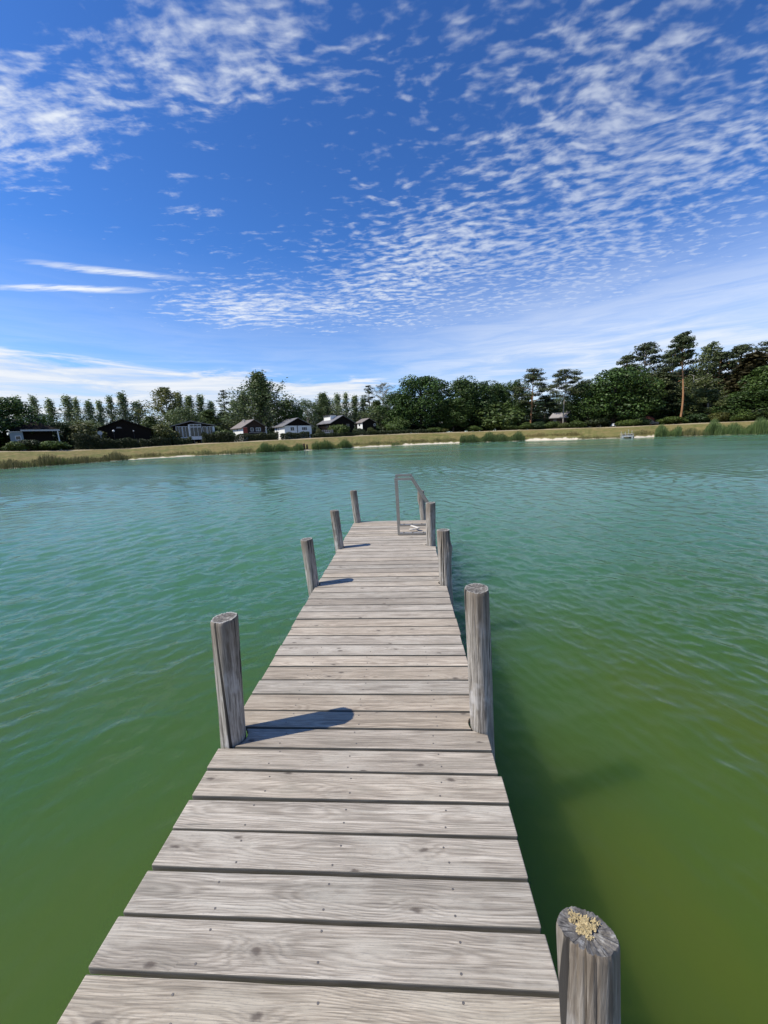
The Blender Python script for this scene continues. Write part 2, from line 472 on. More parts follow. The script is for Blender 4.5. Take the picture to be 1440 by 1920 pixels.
def water_mat():
    mt, nt, b = new_mat('lake_water')
    pos = node(nt, 'ShaderNodeNewGeometry').outputs['Position']
    sp = node(nt, 'ShaderNodeSeparateXYZ', i0=pos)
    def train(angle, across, along, seed, det=2.5):
        q = mapping(nt, pos, loc=(seed, seed * 1.7, 0), rot=(0, 0, R(-angle)), scale=(1, 1, 1))
        q = mapping(nt, q, scale=(along, across, 1))
        return noise(nt, q, 1.0, det, 0.5, 0.6)
    gust = noise(nt, mapping(nt, pos, scale=(0.05, 0.09, 1)), 1.0, 3, 0.5)
    amp = smooth(nt, gust, 0.3, 0.7, 0.6, 1.3)
    calm = smooth(nt, vmath(nt, 'LENGTH', pos), 1.5, 7.0, 0.25, 1.0)
    hgt = math_(nt, 'ADD', train(50, 13, 6, 3.1, 3), train(-60, 13, 6, 9.4, 3))
    hgt = math_(nt, 'MULTIPLY', math_(nt, 'MULTIPLY', hgt, amp), calm)
    bp = node(nt, 'ShaderNodeBump', Strength=1.0, Distance=0.009, Height=hgt)
    nt.links.new(bp.outputs[0], b.inputs['Normal'])
    # suspended matter: olive over the shallow sand by the pier, blue-green over the deep middle
    cl = noise(nt, mapping(nt, pos, scale=(0.55, 0.4, 1)), 1.0, 3, 0.5)
    depth = math_(nt, 'ADD', sp.outputs[1], math_(nt, 'MULTIPLY', math_(nt, 'SUBTRACT', cl, 0.5), 3.0))
    depth = math_(nt, 'ADD', depth, math_(nt, 'MULTIPLY', sp.outputs[0], -0.30))
    c = ramp(nt, smooth(nt, depth, -0.5, 16.0), [(0.0, (0.060, 0.090, 0.010)), (0.12, (0.042, 0.096, 0.022)), (0.32, (0.048, 0.130, 0.066)), (1.0, (0.088, 0.195, 0.132))])
    c2 = mix(nt, smooth(nt, noise(nt, mapping(nt, pos, scale=(0.9, 0.5, 1)), 1.0, 4, 0.6), 0.35, 0.7, 0.0, 0.22), c, (0.085, 0.095, 0.012), 'MIX')
    c = mix(nt, smooth(nt, sp.outputs[1], 6.0, 2.0), c, c2)
    nt.links.new(c, b.inputs['Base Color'])
    b.inputs['Subsurface Weight'].default_value = 1.0
    b.inputs['Subsurface Radius'].default_value = (0.6, 0.8, 0.4)
    b.inputs['Subsurface Scale'].default_value = 2.0
    b.subsurface_method = 'BURLEY'
    b.inputs['IOR'].default_value = 1.333
    # open water beyond the lee of the pier is ruffled by wavelets too small to model
    lee = vmath(nt, 'LENGTH', vmath(nt, 'SUBTRACT', pos, (-0.3, 2.0, 0.0)))
    rough = math_(nt, 'MULTIPLY', smooth(nt, lee, 3.0, 50.0, 0.02, 0.15), amp)
    nt.links.new(rough, b.inputs['Roughness'])
    return mt

def ground_mat():
    mt, nt, b = new_mat('dry_bank')
    pos = node(nt, 'ShaderNodeNewGeometry').outputs['Position']
    at = node(nt, 'ShaderNodeAttribute', _attribute_name='sand').outputs['Fac']
    a = noise(nt, pos, 0.20, 5, 0.68)
    f = noise(nt, mapping(nt, pos, scale=(1, 1, 1)), 1.3, 4, 0.65)
    c = ramp(nt, a, [(0.32, (0.088, 0.108, 0.028)), (0.46, (0.150, 0.138, 0.045)), (0.58, (0.205, 0.155, 0.062)), (0.70, (0.108, 0.120, 0.033))])
    g = noise(nt, pos, 0.75, 6, 0.74)
    c = mix(nt, smooth(nt, g, 0.45, 0.60, 0.0, 0.7), c, (0.100, 0.118, 0.030))
    c = mix(nt, smooth(nt, f, 0.42, 0.66, 0.0, 0.6), c, (0.27, 0.205, 0.095))
    low = smooth(nt, node(nt, 'ShaderNodeSeparateXYZ', i0=pos).outputs[2], 1.1, 0.25, 0.0, 0.65)
    c = mix(nt, low, c, ramp(nt, g, [(0.35, (0.075, 0.090, 0.022)), (0.65, (0.165, 0.150, 0.050))]))
    pth = node(nt, 'ShaderNodeAttribute', _attribute_name='path').outputs['Fac']
    c = mix(nt, math_(nt, 'MULTIPLY', pth, smooth(nt, g, 0.2, 0.55, 0.4, 0.9)), c, (0.40, 0.33, 0.22))
    sn = noise(nt, pos, 3.0, 3, 0.6)
    c = mix(nt, at, c, ramp(nt, sn, [(0.3, (0.48, 0.41, 0.30)), (0.7, (0.70, 0.63, 0.50))]))
    nt.links.new(c, b.inputs['Base Color'])
    b.inputs['Roughness'].default_value = 0.95
    b.inputs['Specular IOR Level'].default_value = 0.15
    bp = node(nt, 'ShaderNodeBump', Strength=0.7, Distance=0.08, Height=f)
    nt.links.new(bp.outputs[0], b.inputs['Normal'])
    return mt

def leaf_mat(name, dark, lite, trans=0.25, gloss=0.35, scale=7.0):
    mt, nt, b = new_mat(name)
    tc = node(nt, 'ShaderNodeTexCoord').outputs['Object']
    rnd = node(nt, 'ShaderNodeObjectInfo').outputs['Random']
    isl = node(nt, 'ShaderNodeNewGeometry').outputs['Random Per Island']
    f = noise(nt, tc, scale, 3, 0.6)
    f = math_(nt, 'ADD', math_(nt, 'MULTIPLY', f, 0.65), math_(nt, 'MULTIPLY', isl, 0.38))
    c = ramp(nt, f, [(0.3, dark), (0.72, lite)])
    c = mix(nt, 1.0, c, ramp(nt, rnd, [(0, (0.82, 0.86, 0.9)), (0.35, (1.05, 1.03, 0.92)), (0.7, (0.92, 1.02, 0.96)), (1, (1.14, 1.04, 0.86))]), 'MULTIPLY')
    nt.links.new(c, b.inputs['Base Color'])
    b.inputs['Roughness'].default_value = 0.55
    b.inputs['Specular IOR Level'].default_value = gloss
    t = node(nt, 'ShaderNodeBsdfTranslucent', Color=c)
    ms = node(nt, 'ShaderNodeMixShader', i0=trans, i1=b.outputs[0], i2=t.outputs[0])
    nt.links.new(ms.outputs[0], nt.nodes['Material Output'].inputs['Surface'])
    return mt

M_PLANK, M_POST, M_END, M_WATER, M_GROUND = wood_plank(), wood_post(), wood_end(), water_mat(), ground_mat()
M_EDGE = simple('plank_edge_dirt_shade', (0.165, 0.150, 0.122), 0.9, 0.28, 14, stretch=(0.6, 8, 8))  # side faces: dirt plus gap shade put into the colour, so gaps read dark
M_BEAM = simple('old_beam', (0.13, 0.11, 0.09), 0.85, 0.25, 9, stretch=(6, 0.6, 6))
M_SCREW = simple('screw_steel', (0.20, 0.18, 0.16), 0.5, 0.2, 200, metallic=0.6)
M_STEEL = simple('brushed_steel', (0.29, 0.28, 0.255), 0.38, 0.12, 40, metallic=0.5)
M_TUBE = simple('white_tube', (0.58, 0.54, 0.48), 0.5, 0.10, 20)
M_LICHEN = simple('dry_moss', (0.40, 0.315, 0.165), 0.95, 0.35, 90)
M_OAK = leaf_mat('oak_leaves', (0.0258, 0.0488, 0.0121), (0.0745, 0.1262, 0.0243), 0.16)
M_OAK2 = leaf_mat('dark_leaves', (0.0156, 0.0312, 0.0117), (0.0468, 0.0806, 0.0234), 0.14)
M_POP = leaf_mat('poplar_leaves', (0.1008, 0.1456, 0.0527), (0.3360, 0.4032, 0.1870), 0.25, 0.6)
M_ASPEN = leaf_mat('aspen_leaves', (0.0546, 0.0878, 0.0315), (0.1560, 0.2048, 0.0788), 0.2, 0.45)
M_PINE = leaf_mat('pine_needles', (0.0291, 0.0437, 0.0198), (0.0903, 0.1077, 0.0469), 0.10, 0.25)
M_SPRUCE = leaf_mat('spruce_needles', (0.0312, 0.0288, 0.0144), (0.0840, 0.0696, 0.0312), 0.10, 0.2)
M_BIRCH = leaf_mat('birch_leaves', (0.0621, 0.0854, 0.0297), (0.1863, 0.2096, 0.0810), 0.25)
M_PALE = leaf_mat('pale_twigs', (0.1600, 0.1600, 0.1200), (0.3200, 0.3040, 0.2320), 0.2, 0.2)
M_BUSH = leaf_mat('bush_leaves', (0.0419, 0.0718, 0.0182), (0.1271, 0.1719, 0.0390), 0.2)
M_OLIVE = leaf_mat('olive_bush_leaves', (0.050, 0.060, 0.016), (0.130, 0.140, 0.040), 0.2)
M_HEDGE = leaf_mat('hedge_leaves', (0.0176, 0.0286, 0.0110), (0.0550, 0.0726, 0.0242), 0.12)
M_REED = leaf_mat('reed_blades', (0.0625, 0.1063, 0.0350), (0.1750, 0.2188, 0.0750), 0.3, 0.3, 2.0)
M_REEDDRY = leaf_mat('dry_reed_blades', (0.105, 0.105, 0.040), (0.235, 0.205, 0.095), 0.3, 0.2, 2.0)
M_BARK = simple('bark', (0.085, 0.068, 0.052), 0.9, 0.35, 14, stretch=(4, 4, 1))
M_PALEBARK = simple('pale_bark', (0.42, 0.40, 0.36), 0.85, 0.3, 12, stretch=(1, 1, 3))
M_PINEBARK = simple('orange_bark', (0.34, 0.175, 0.082), 0.9, 0.25, 10, stretch=(3, 3, 1))
M_GREYBARK = simple('grey_bark', (0.30, 0.26, 0.215), 0.9, 0.25, 12, stretch=(3, 3, 1))
M_WHITE = simple('white_wall_paint', (0.80, 0.80, 0.77), 0.7, 0.05, 3)
M_BLUEWALL = simple('pale_blue_siding', (0.42, 0.50, 0.53), 0.7, 0.1, 5, stretch=(8, 8, 0.5))
M_DARKWALL = simple('dark_timber', (0.014, 0.011, 0.009), 0.8, 0.3, 5, stretch=(6, 6, 0.6))
M_BROWNWALL = simple('brown_timber', (0.050, 0.034, 0.026), 0.8, 0.3, 5, stretch=(6, 6, 0.6))
M_ROOFDARK = simple('dark_roof_felt', (0.030, 0.027, 0.026), 0.8, 0.25, 4)
M_ROOFGREY = simple('grey_roof_sheet', (0.165, 0.160, 0.165), 0.55, 0.2, 3)
M_ROOFBROWN = simple('brown_grey_roof', (0.195, 0.165, 0.145), 0.75, 0.2, 4)
M_ROOFTILE = simple('faded_roof', (0.30, 0.275, 0.265), 0.8, 0.15, 4)
for _m in (M_DARKWALL, M_BROWNWALL, M_ROOFDARK): _m.node_tree.nodes['Principled BSDF'].inputs['Specular IOR Level'].default_value = 0.08
M_GLASS = simple('window_glass', (0.025, 0.030, 0.036), 0.08, 0.1, 2)
M_RED = simple('red_door_paint', (0.33, 0.045, 0.022), 0.6, 0.12, 4)
M_TRIM = simple('white_trim', (0.74, 0.76, 0.76), 0.6, 0.05, 5)
M_GREYWOOD = simple('grey_fence_wood', (0.22, 0.205, 0.19), 0.85, 0.25, 6)
M_DISH = simple('dish_grey', (0.46, 0.47, 0.48), 0.5, 0.06, 5)
M_GLOBE = simple('opal_globe', (0.86, 0.86, 0.84), 0.25, 0.02, 5)
M_BOATDARK = simple('dark_boat_fitting', (0.020, 0.020, 0.022), 0.6, 0.2, 8)
M_CARDARK = simple('dark_car_paint', (0.030, 0.032, 0.036), 0.25, 0.1, 3)
M_RUBBER = simple('tyre_rubber', (0.016, 0.016, 0.017), 0.85, 0.1, 8)
M_STONE = simple('light_stone', (0.46, 0.43, 0.38), 0.9, 0.15, 8)

# ------------------------------------------------------------------ terrain and lake
KU = [0, 140, 250, 360, 475, 575, 667, 760, 860, 985, 1085, 1180, 1232, 1340, 1440]
KS = [880, 871, 861, 855, 850, 845, 839, 835, 831, 826, 824, 822.5, 818.5, 816.5, 814]      # rows where the water ends
KG = [846, 844, 840, 832.5, 827, 822, 817, 813, 810, 806, 802.5, 799.5, 797, 792, 788]     # rows where the grass ends
BANK = 20.0
front_a, front_r, front_z = [], [], []
for u, s, g in zip(KU, KS, KG):
    dd = ray(u, s); t = -EYE[2] / dd[2]
    a = math.atan2(dd[0], dd[1]); r = t * math.hypot(dd[0], dd[1])
    front_a.append(a); front_r.append(r)
    front_z.append(EYE[2] + (r + BANK) * rise(u, g))
fr = np.array(front_r)
fr = np.concatenate([[fr[0]], 0.25 * fr[:-2] + 0.5 * fr[1:-1] + 0.25 * fr[2:], [fr[-1]]])
A = [-math.pi, R(-150), R(-110), R(-75)] + front_a + [R(70), R(105), R(145), math.pi]
RS = [5.6, 8.0, 24.0, 50.0] + list(fr) + [90.0, 50.0, 12.0, 5.6]
ZG = [1.3, 1.5, 2.0, 2.2] + front_z + [2.6, 2.2, 1.6, 1.3]

def shore_r(a): return float(np.interp(a, A, RS))
def bank_z(a): return float(np.interp(a, A, ZG))
def bank_w(a): return float(np.interp(abs(a), [0, R(80), R(130), math.pi], [BANK, BANK, 10.0, 6.0]))

def ground_z(a, r):
    o = r - shore_r(a); w = bank_w(a); zg = bank_z(a)
    if o <= 0:
        return max(-3.2, o * 0.16)
    if o < w:
        t = o / w
        return 0.02 + (zg - 0.02) * (1 - (1 - t) ** 1.5)
    return zg + min(o - w, 400) * 0.010

SAND = [(0, .1), (235, .1), (245, .9), (300, 1.0), (352, 1.4), (362, .15), (560, .15), (570, 1.0), (580, 1.0), (590, .1), (660, .2), (670, 1.3), (730, 1.3), (738, .4), (752, .4),
        (760, 1.5), (860, 1.5), (872, .5), (980, .5), (990, 2.8), (1040, 3.6), (1085, 1.9), (1100, .6), (1185, .7), (1195, 2.6), (1225, 2.6), (1240, .9), (1440, 1.3)]
SA = [azimuth(u) for u, _ in SAND]; SWD = [w * 0.6 for _, w in SAND]

def terrain():
    az_ = np.concatenate([np.linspace(-math.pi, R(-58), 90, endpoint=False), np.linspace(R(-58), R(55), 760, endpoint=False), np.linspace(R(55), math.pi, 90)])
    offs = [-6, -3, -1.5, -0.6, -0.2, 0.1, 0.3, 0.55, 0.85, 1.2, 1.6, 2.0, 2.5, 3.2, 4, 5, 6.5, 8, 10, 12, 14, 16, 18, 20, 22, 25, 30, 40, 60, 100, 180, 400, 1200, 5000]
    vs, sand, path = [], [], []
    jit = np.convolve(rng.normal(0, 1, len(az_) + 8), np.ones(9) / 9, 'valid')
    jit2 = np.convolve(rng.normal(0, 1, len(az_) + 2), np.ones(3) / 3, 'valid')
    inner = [0.0, 0.25, 0.5, 0.75]
    for i, a in enumerate(az_):
        rs = shore_r(a) + (0.9 * jit[i] + 0.25 * jit2[i] if abs(a) < R(56) and 5 < i < len(az_) - 5 else 0)
        wd = np.interp(a, SA, SWD) if abs(a) < R(52) else 0.6
        for k in inner:
            r = max(0.5, (rs - 6) * k) if rs > 8 else 0.5 + k
            x, y = polar(a, r)
            vs.append((x, y, min(-0.5, max(-3.2, (r - rs) * 0.16)))); sand.append(1.0); path.append(0.0)
        for o in offs:
            r = rs + o
            if r < 0.9: r = 0.9 + 0.01 * o
            z = ground_z(a, shore_r(a) + o)
            if 1 < o < 30: z += 0.05 * math.sin(i * 0.13 + o * 0.7) * min(1, o / 6) + rng.normal(0, 0.012)
            x, y = polar(a, r)
            vs.append((x, y, z))
            ww = wd * (1 + 0.7 * jit2[i])
            sand.append(1.0 if o < ww else max(0.0, 1 - (o - ww) / 0.5) * 0.8)
            path.append(1.0 if 17.5 < o < 20.5 else 0.0)
    n = len(inner) + len(offs)
    fs = []
    N = len(az_)
    for i in range(N - 1):
        for k in range(n - 1):
            fs.append((i * n + k, i * n + k + 1, (i + 1) * n + k + 1, (i + 1) * n + k))
    mb = MB(); mb.v, mb.f = vs, fs
    o = mb.build('ground', M_GROUND, None, True)
    at = o.data.attributes.new('sand', 'FLOAT', 'POINT')
    at.data.foreach_set('value', sand)
    at = o.data.attributes.new('path', 'FLOAT', 'POINT')
    at.data.foreach_set('value', path)
    tag(o, kind='structure')

terrain()

def lake():
    """the water surface; real wavelets, finest beside the pier"""
    fa = np.linspace(R(-64), R(60), 960)
    az_ = np.concatenate([np.linspace(-math.pi, R(-64), 30, endpoint=False), fa, np.linspace(R(60), math.pi, 30)[1:-1]])
    rows = 0.4 * np.exp(np.arange(0, int(math.log(75 / 0.4) / 0.0040)) * 0.0040)
    rs = np.array([shore_r(a) + 2.5 for a in az_])
    lim = np.minimum(75.0, rs * 0.93)
    near = rows[None, :] * (lim / 75.0)[:, None]
    t = np.linspace(0, 1, 14)[1:]
    far = near[:, -1:] + (rs[:, None] - near[:, -1:]) * t[None, :]
    rr = np.concatenate([near, far], 1)
    X = (rr * np.sin(az_)[:, None]).astype(np.float32)
    Y = (rr * np.cos(az_)[:, None]).astype(np.float32)
    Z = np.zeros_like(X); DX = np.zeros_like(X); DY = np.zeros_like(X)
    dist = np.hypot(X + 0.3, Y - 2.0)
    step = np.gradient(rr, axis=1).astype(np.float32)
    gust = 0.5 + 0.25 * (np.sin(0.31 * X + 0.22 * Y + 1) + np.sin(-0.17 * X + 0.41 * Y + 4)) * 0.8 + 0.15 * np.sin(0.9 * X - 0.5 * Y)
    gust = np.clip(0.35 + 0.6 * gust, 0.45, 1.0)
    calm = np.clip((dist - 1.0) / 5.0, 0, 1); calm = 0.20 + 0.80 * calm * calm * (3 - 2 * calm)
    side = np.clip((X + 2.5) / 5.0, 0, 1); side = side * side * (3 - 2 * side)
    rg = np.random.default_rng(5)
    for k in range(72):
        lam = 0.11 * (10.0 ** (rg.random() ** 1.5))
        crest = R(50) if k % 3 == 0 else (R(-60) if k % 3 == 1 else R(8))
        th = crest + math.pi / 2 + rg.normal(0, R(17))
        kx, ky = 2 * math.pi / lam * math.cos(th), 2 * math.pi / lam * math.sin(th)
        w = (1 - 0.75 * side) if k % 3 == 0 else ((0.25 + 0.75 * side) if k % 3 == 1 else 0.65)
        amp = 0.0042 * lam * (0.75 if lam > 0.6 else 1.0)
        fadew = np.clip(lam / (4.0 * step) - 0.85, 0, 1)
        ph = kx * X + ky * Y + np.float32(rg.uniform(0, 6.283))
        # wave trains come in groups
        grp = 0.6 + 0.4 * np.sin((ky * X - kx * Y) * 0.11 + (kx * X + ky * Y) * 0.06 + k)
        A_ = (amp * w * fadew * grp).astype(np.float32)
        Z += A_ * np.sin(ph)
        c = A_ * np.cos(ph) * 0.9
        DX += c * math.cos(th); DY += c * math.sin(th)
    gain = (gust * calm * 4.3).astype(np.float32)
    gain[:, -13:] *= np.linspace(1, 0, 13)
    Z *= gain; X += DX * gain; Y += DY * gain
    n, N = rr.shape[1], rr.shape[0]
    co = np.stack([X, Y, Z], -1).reshape(-1, 3)
    co = np.concatenate([co, [[0, 0, 0]]]).astype(np.float32)
    i = np.arange(N)[:, None]; j = np.arange(n - 1)[None, :]
    i2 = (i + 1) % N
    q = np.stack([i * n + j, i * n + j + 1, i2 * n + j + 1, i2 * n + j], -1).reshape(-1, 4)
    c = len(co) - 1
    tri = np.stack([np.full(N, c), np.arange(N) * n, ((np.arange(N) + 1) % N) * n], -1)
    loops = np.concatenate([q.ravel(), tri.ravel()]).astype(np.int32)[::1]
    tot = np.concatenate([np.full(len(q), 4), np.full(N, 3)]).astype(np.int32)
    start = np.concatenate([[0], np.cumsum(tot)[:-1]]).astype(np.int32)
    me = bpy.data.meshes.new('lake_water')
    me.vertices.add(len(co)); me.loops.add(len(loops)); me.polygons.add(len(tot))
    me.vertices.foreach_set('co', co.ravel())
    me.loops.foreach_set('vertex_index', loops)
    me.polygons.foreach_set('loop_start', start)
    me.polygons.foreach_set('loop_total', tot)
    me.polygons.foreach_set('use_smooth', np.ones(len(tot), bool))
    me.materials.append(M_WATER)
    me.update(calc_edges=True)
    o = link('lake_water', me)
    if me.polygons[10].normal.z < 0: me.flip_normals()
    tag(o, kind='structure')

lake()

def place(u, off, v=815):
    """a spot on the land: picture column, metres behind the grass edge"""
    a = azimuth(u, v); r = shore_r(a) + BANK + off
    x, y = polar(a, r)
    return a, r, Vector((x, y, ground_z(a, r)))

def height_at(u, v, r): return EYE[2] + r * rise(u, v)
def span(u0, u1, r): return (azimuth(u1) - azimuth(u0)) * r

# ------------------------------------------------------------------ the pier
pier = empty('wooden_pier', (0, 0, 0))
tag(pier, 'weathered grey plank pier on round posts running out into the green lake', 'pier')
XL, XR = -1.046, 0.4234
POSTS = [  # x, y at deck, top height over deck, lean x, lean y, radius
    (-1.005, 1.785, 0.726, 0.036, 0.0, 0.066), (-1.085, 4.02, 0.544, -0.040, 0.0, 0.066), (-1.035, 5.50, 0.584, -0.046, 0.0, 0.067), (-0.975, 7.27, 0.638, -0.054, 0.0, 0.066),
    (0.402, 1.90, 0.824, -0.041, 0.0, 0.064), (0.425, 4.03, 0.614, -0.027, 0.0, 0.070), (0.365, 5.58, 0.651, 0.0, 0.0, 0.071), (0.340, 7.43, 0.575, -0.044, 0.0, 0.063),
    (0.393, 0.592, 0.612, -0.043, 0.022, 0.0555)]
YB = [0.834, 0.980, 1.126, 1.276, 1.4216, 1.5707, 1.7113, 1.8559, 1.9972, 2.1493, 2.2975, 2.4531, 2.5923, 2.7448, 2.8918, 3.0383, 3.1894, 3.3377, 3.4855, 3.6387, 3.80, 3.954]
far = list(np.linspace(3.954, 7.34, 24)[1:])
near = list(np.arange(0.834 - 0.147, -6.9, -0.147))[::-1]
YB = near + YB + far
TH = 0.032
screw_me = MB().tube([(0, 0, -0.004), (0, 0, 0.0015)], [0.0042, 0.0036], 10).mesh('screw', M_SCREW)
for i in range(len(YB) - 1):
    y0, y1 = YB[i] + 0.006, YB[i + 1] - 0.0085
    gap = random.uniform(-0.002, 0.003)
    y1 -= gap
    yc = (y0 + y1) / 2
    xl, xr = XL + random.uniform(-0.006, 0.008), XR + random.uniform(-0.008, 0.006)
    skew = random.uniform(-0.003, 0.003)
    def edge(x, y, side):
        for (px_, py_, *_r) in POSTS:
            rr = _r[3] + 0.012
            if abs(y - py_) < rr and ((side < 0 and px_ < -0.3) or (side > 0 and px_ > 0)):
                w = math.sqrt(rr * rr - (y - py_) ** 2)
                x = max(x, px_ + w) if side < 0 else min(x, px_ - w)
        return x
    ts = np.linspace(0, 1, 15)
    L_ = [(edge(xl, y0 + (y1 - y0) * t, -1), y0 + (y1 - y0) * t) for t in ts]
    R_ = [(edge(xr, y0 + (y1 - y0) * t, 1), y0 + (y1 - y0) * t) for t in ts]
    notched = len({round(p[0], 4) for p in L_}) > 1 or len({round(p[0], 4) for p in R_}) > 1
    if not notched: L_, R_ = [L_[0], L_[-1]], [R_[0], R_[-1]]
    nx = 8
    bot = [(R_[0][0] * t + L_[0][0] * (1 - t), y0 + random.uniform(-.0012, .0012)) for t in np.linspace(0, 1, nx)[1:-1]]
    top = [(L_[-1][0] * t + R_[-1][0] * (1 - t), y1 + random.uniform(-.0012, .0012)) for t in np.linspace(0, 1, nx)[1:-1]]
    loop = bot + R_ + top + L_[::-1]
    zt = random.uniform(-0.0015, 0.0015)
    pts = [(x, y - yc + skew * x, -TH) for x, y in loop]
    o = MB().slab(pts, (0, 0, TH)).build('plank', M_PLANK, pier)
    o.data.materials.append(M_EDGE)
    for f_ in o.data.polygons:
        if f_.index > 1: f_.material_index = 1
    o.location = (0, yc, DECK + zt)
    o.rotation_euler = (random.uniform(-.003, .003), random.uniform(-.0015, .0015), 0)
    bv = o.modifiers.new('bevel', 'BEVEL'); bv.width = 0.004; bv.segments = 2; bv.limit_method = 'ANGLE'; bv.angle_limit = R(50)
    if 0.4 < yc < 2.8:
        for sx in (-0.72, -0.31, 0.13):
            for sy in (-0.036, 0.036):
                s = link('screw', screw_me, o)
                s.location = (sx + random.uniform(-.02, .02), sy + random.uniform(-.012, .012), 0.0)
for x in (-0.85, -0.31, 0.22):
    MB().box(x - 0.03, x + 0.03, -6.9, 7.28, DECK - TH - 0.155, DECK - TH - 0.006).build('beam', M_BEAM, pier)
for (px_, py_, *_r) in (POSTS[0], POSTS[1], POSTS[2], POSTS[3]):
    MB().box(-0.95, 0.34, py_ + 0.075, py_ + 0.125, DECK - TH - 0.31, DECK - TH - 0.157).build('crossbeam', M_BEAM, pier)

def post(x, y, h, lx, ly, r, knob=0.0, slant=0.0):
    o = empty('post', (x + lx, y + ly, DECK + h)); o.parent = pier
    n, rows = 112, 30
    cr = [(random.uniform(0, 6.283), random.uniform(0.15, 0.9), random.uniform(0.06, 0.16), random.uniform(0, 6)) for _ in range(6)]
    if slant: cr = [(c_[0], c_[1] * .5, c_[2] * .4, c_[3]) for c_ in cr[:3]] + [(R(222), 0.9, 0.14, 1.0), (R(238), 0.9, 0.20, 2.0), (R(205), 0.35, 0.12, 3.0), (R(262), 0.6, 0.10, 4.0)]
    prof = np.ones(n) + sum(rng.normal(0, 0.012) * np.cos(q_ * np.arange(n) * 2 * math.pi / n + rng.uniform(0, 6.28)) for q_ in range(2, 7)) + rng.normal(0, 0.004, n)
    zs = np.concatenate([[0.0, -0.006], np.linspace(-0.02, -(h + DECK + 1.4), rows)])
    vs, fs = [], []
    slope = np.array([lx, ly]) / max(h, 0.1)
    wob = np.convolve(rng.normal(0, 0.02, len(zs) + 4), np.ones(5) / 5, 'valid')
    ph = random.uniform(0, 6.28)
    for j, z in enumerate(zs):
        k = 0.95 if j == 0 else (0.985 if j == 1 else 1.0)
        k *= 1 + wob[j] + 0.02 * min(1.0, -z)
        for i in range(n):
            w = 2 * math.pi * i / n
            rr = r * k * prof[i] * (1 + 0.012 * math.sin(9 * w + z * 7))
            for ca, cl, cd, cp in cr:
                if -z < cl:
                    da = (w - ca - 0.06 * math.sin(z * 5 + cp) + math.pi) % (2 * math.pi) - math.pi
                    rr *= 1 - cd * math.exp(-(da / 0.034) ** 2) * min(1.0, (cl + z) * 6)
            if knob and abs(z + knob[0]) < 0.3:
                rr *= 1 + knob[1] * math.exp(-((z + knob[0]) / 0.07) ** 2) * max(0, math.cos(w - knob[2]))
            vs.append((rr * math.cos(w) + slope[0] * z, rr * math.sin(w) + slope[1] * z, z + (0.004 * math.sin(w + ph) + rng.normal(0, .0012) + slant * rr * math.sin(w) if j < 3 else 0)))
    for j in range(len(zs) - 1):
        for i in range(n):
            i2 = (i + 1) % n
            fs.append((j * n + i, (j + 1) * n + i, (j + 1) * n + i2, j * n + i2))
    mb = MB(); mb.v, mb.f = vs, fs
    mb.build('post_shaft', M_POST, o, True)
    ring = [np.array(v) for v in vs[:n]]
    tv, tf = list(ring), []
    m1 = [p * np.array([0.6, 0.6, 0.6]) + np.array([0, 0, rng.normal(-.001, .0015)]) for p in ring]
    tv += m1 + [np.array([0, 0, 0.0])]
    for i in range(n):
        i2 = (i + 1) % n
        tf.append((i, i2, n + i2, n + i)); tf.append((n + i, n + i2, 2 * n))
    MB().add(tv, tf).build('post_top', M_END, o, True)
    return o

post_objs = []
for k, a in enumerate(POSTS):
    kn = 0.0
    if k == 5: kn = (0.22, 0.35, 0.0)
    if k == 7: kn = (0.17, 0.35, math.pi)
    if k == 1: kn = (0.06, 0.10, 1.57)
    post_objs.append(post(*a, knob=kn, slant=-0.42 if k == 8 else 0.0))
post_objs[8]['label'] = 'nearest post with yellow moss on its cut top'
mm = MB()
for k in range(520):
    w = random.uniform(0, 6.283); rr = 0.033 * random.random() ** 0.6 * (0.75 + 0.25 * math.sin(3 * w + 1) + 0.15 * math.sin(7 * w))
    z = 0.001 + random.uniform(0, 0.006) * (1 - rr / 0.045)
    s = random.uniform(0.0007, 0.0024)
    c = np.array((rr * math.cos(w) - 0.002, rr * math.sin(w) + 0.010, z - 0.42 * (rr * math.sin(w) + 0.010)))
    if k % 3 == 0: mm.bar(c, c + np.array([random.uniform(-1, 1), random.uniform(-1, 1), random.uniform(-.2, .7)]) * 0.006 + 1e-4, s, s * .6)
    else: mm.sphere(c, s, 5, 4, random.uniform(.6, 1.7), random.uniform(.6, 1.7), random.uniform(.5, 1.3))
moss = mm.build('moss', M_LICHEN, post_objs[8])

# steel bathing ladder, its two frames bolted across the deck, going down over the right-hand edge
lad = empty('bathing_ladder', (0.1, 6.5, DECK))
tag(lad, 'grey steel bathing ladder with angled handrails bolted to the far end of the pier', 'ladder')
for yy in (-0.30, 0.34):
    fr_ = MB()
    fr_.bar((-0.235, yy, 0.0), (-0.262, yy, 0.927), 0.038, 0.034)
    fr_.bar((-0.286, yy, 0.950), (0.004, yy, 0.950), 0.042, 0.038)
    fr_.bar((-0.010, yy, 0.957), (0.362, yy, 0.35), 0.038, 0.034)
    fr_.bar((0.355, yy, 0.372), (0.355, yy, -1.2), 0.044, 0.038)
    fr_.build('handrail', M_STEEL, lad)
    MB().box(-0.235, 0.33, yy - 0.03, yy + 0.03, 0.003, 0.034).build('foot_bar', M_STEEL, lad)
    bo = MB()
    for bx in (-0.15, 0.0, 0.18): bo.tube([(bx, yy, 0.034), (bx, yy, 0.048)], 0.012, 8)
    bo.build('bolts', M_SCREW, lad)
for k in range(3):
    t = k / 2.0
    MB().box(0.335, 0.405, -0.275, 0.315, -0.26 - 0.42 * t, -0.23 - 0.42 * t).build('tread', M_STEEL, lad)
hk = MB()
pts = [(-0.02, 0.16, 0.045), (0.04, 0.06, 0.05), (0.085, -0.04, 0.06)]
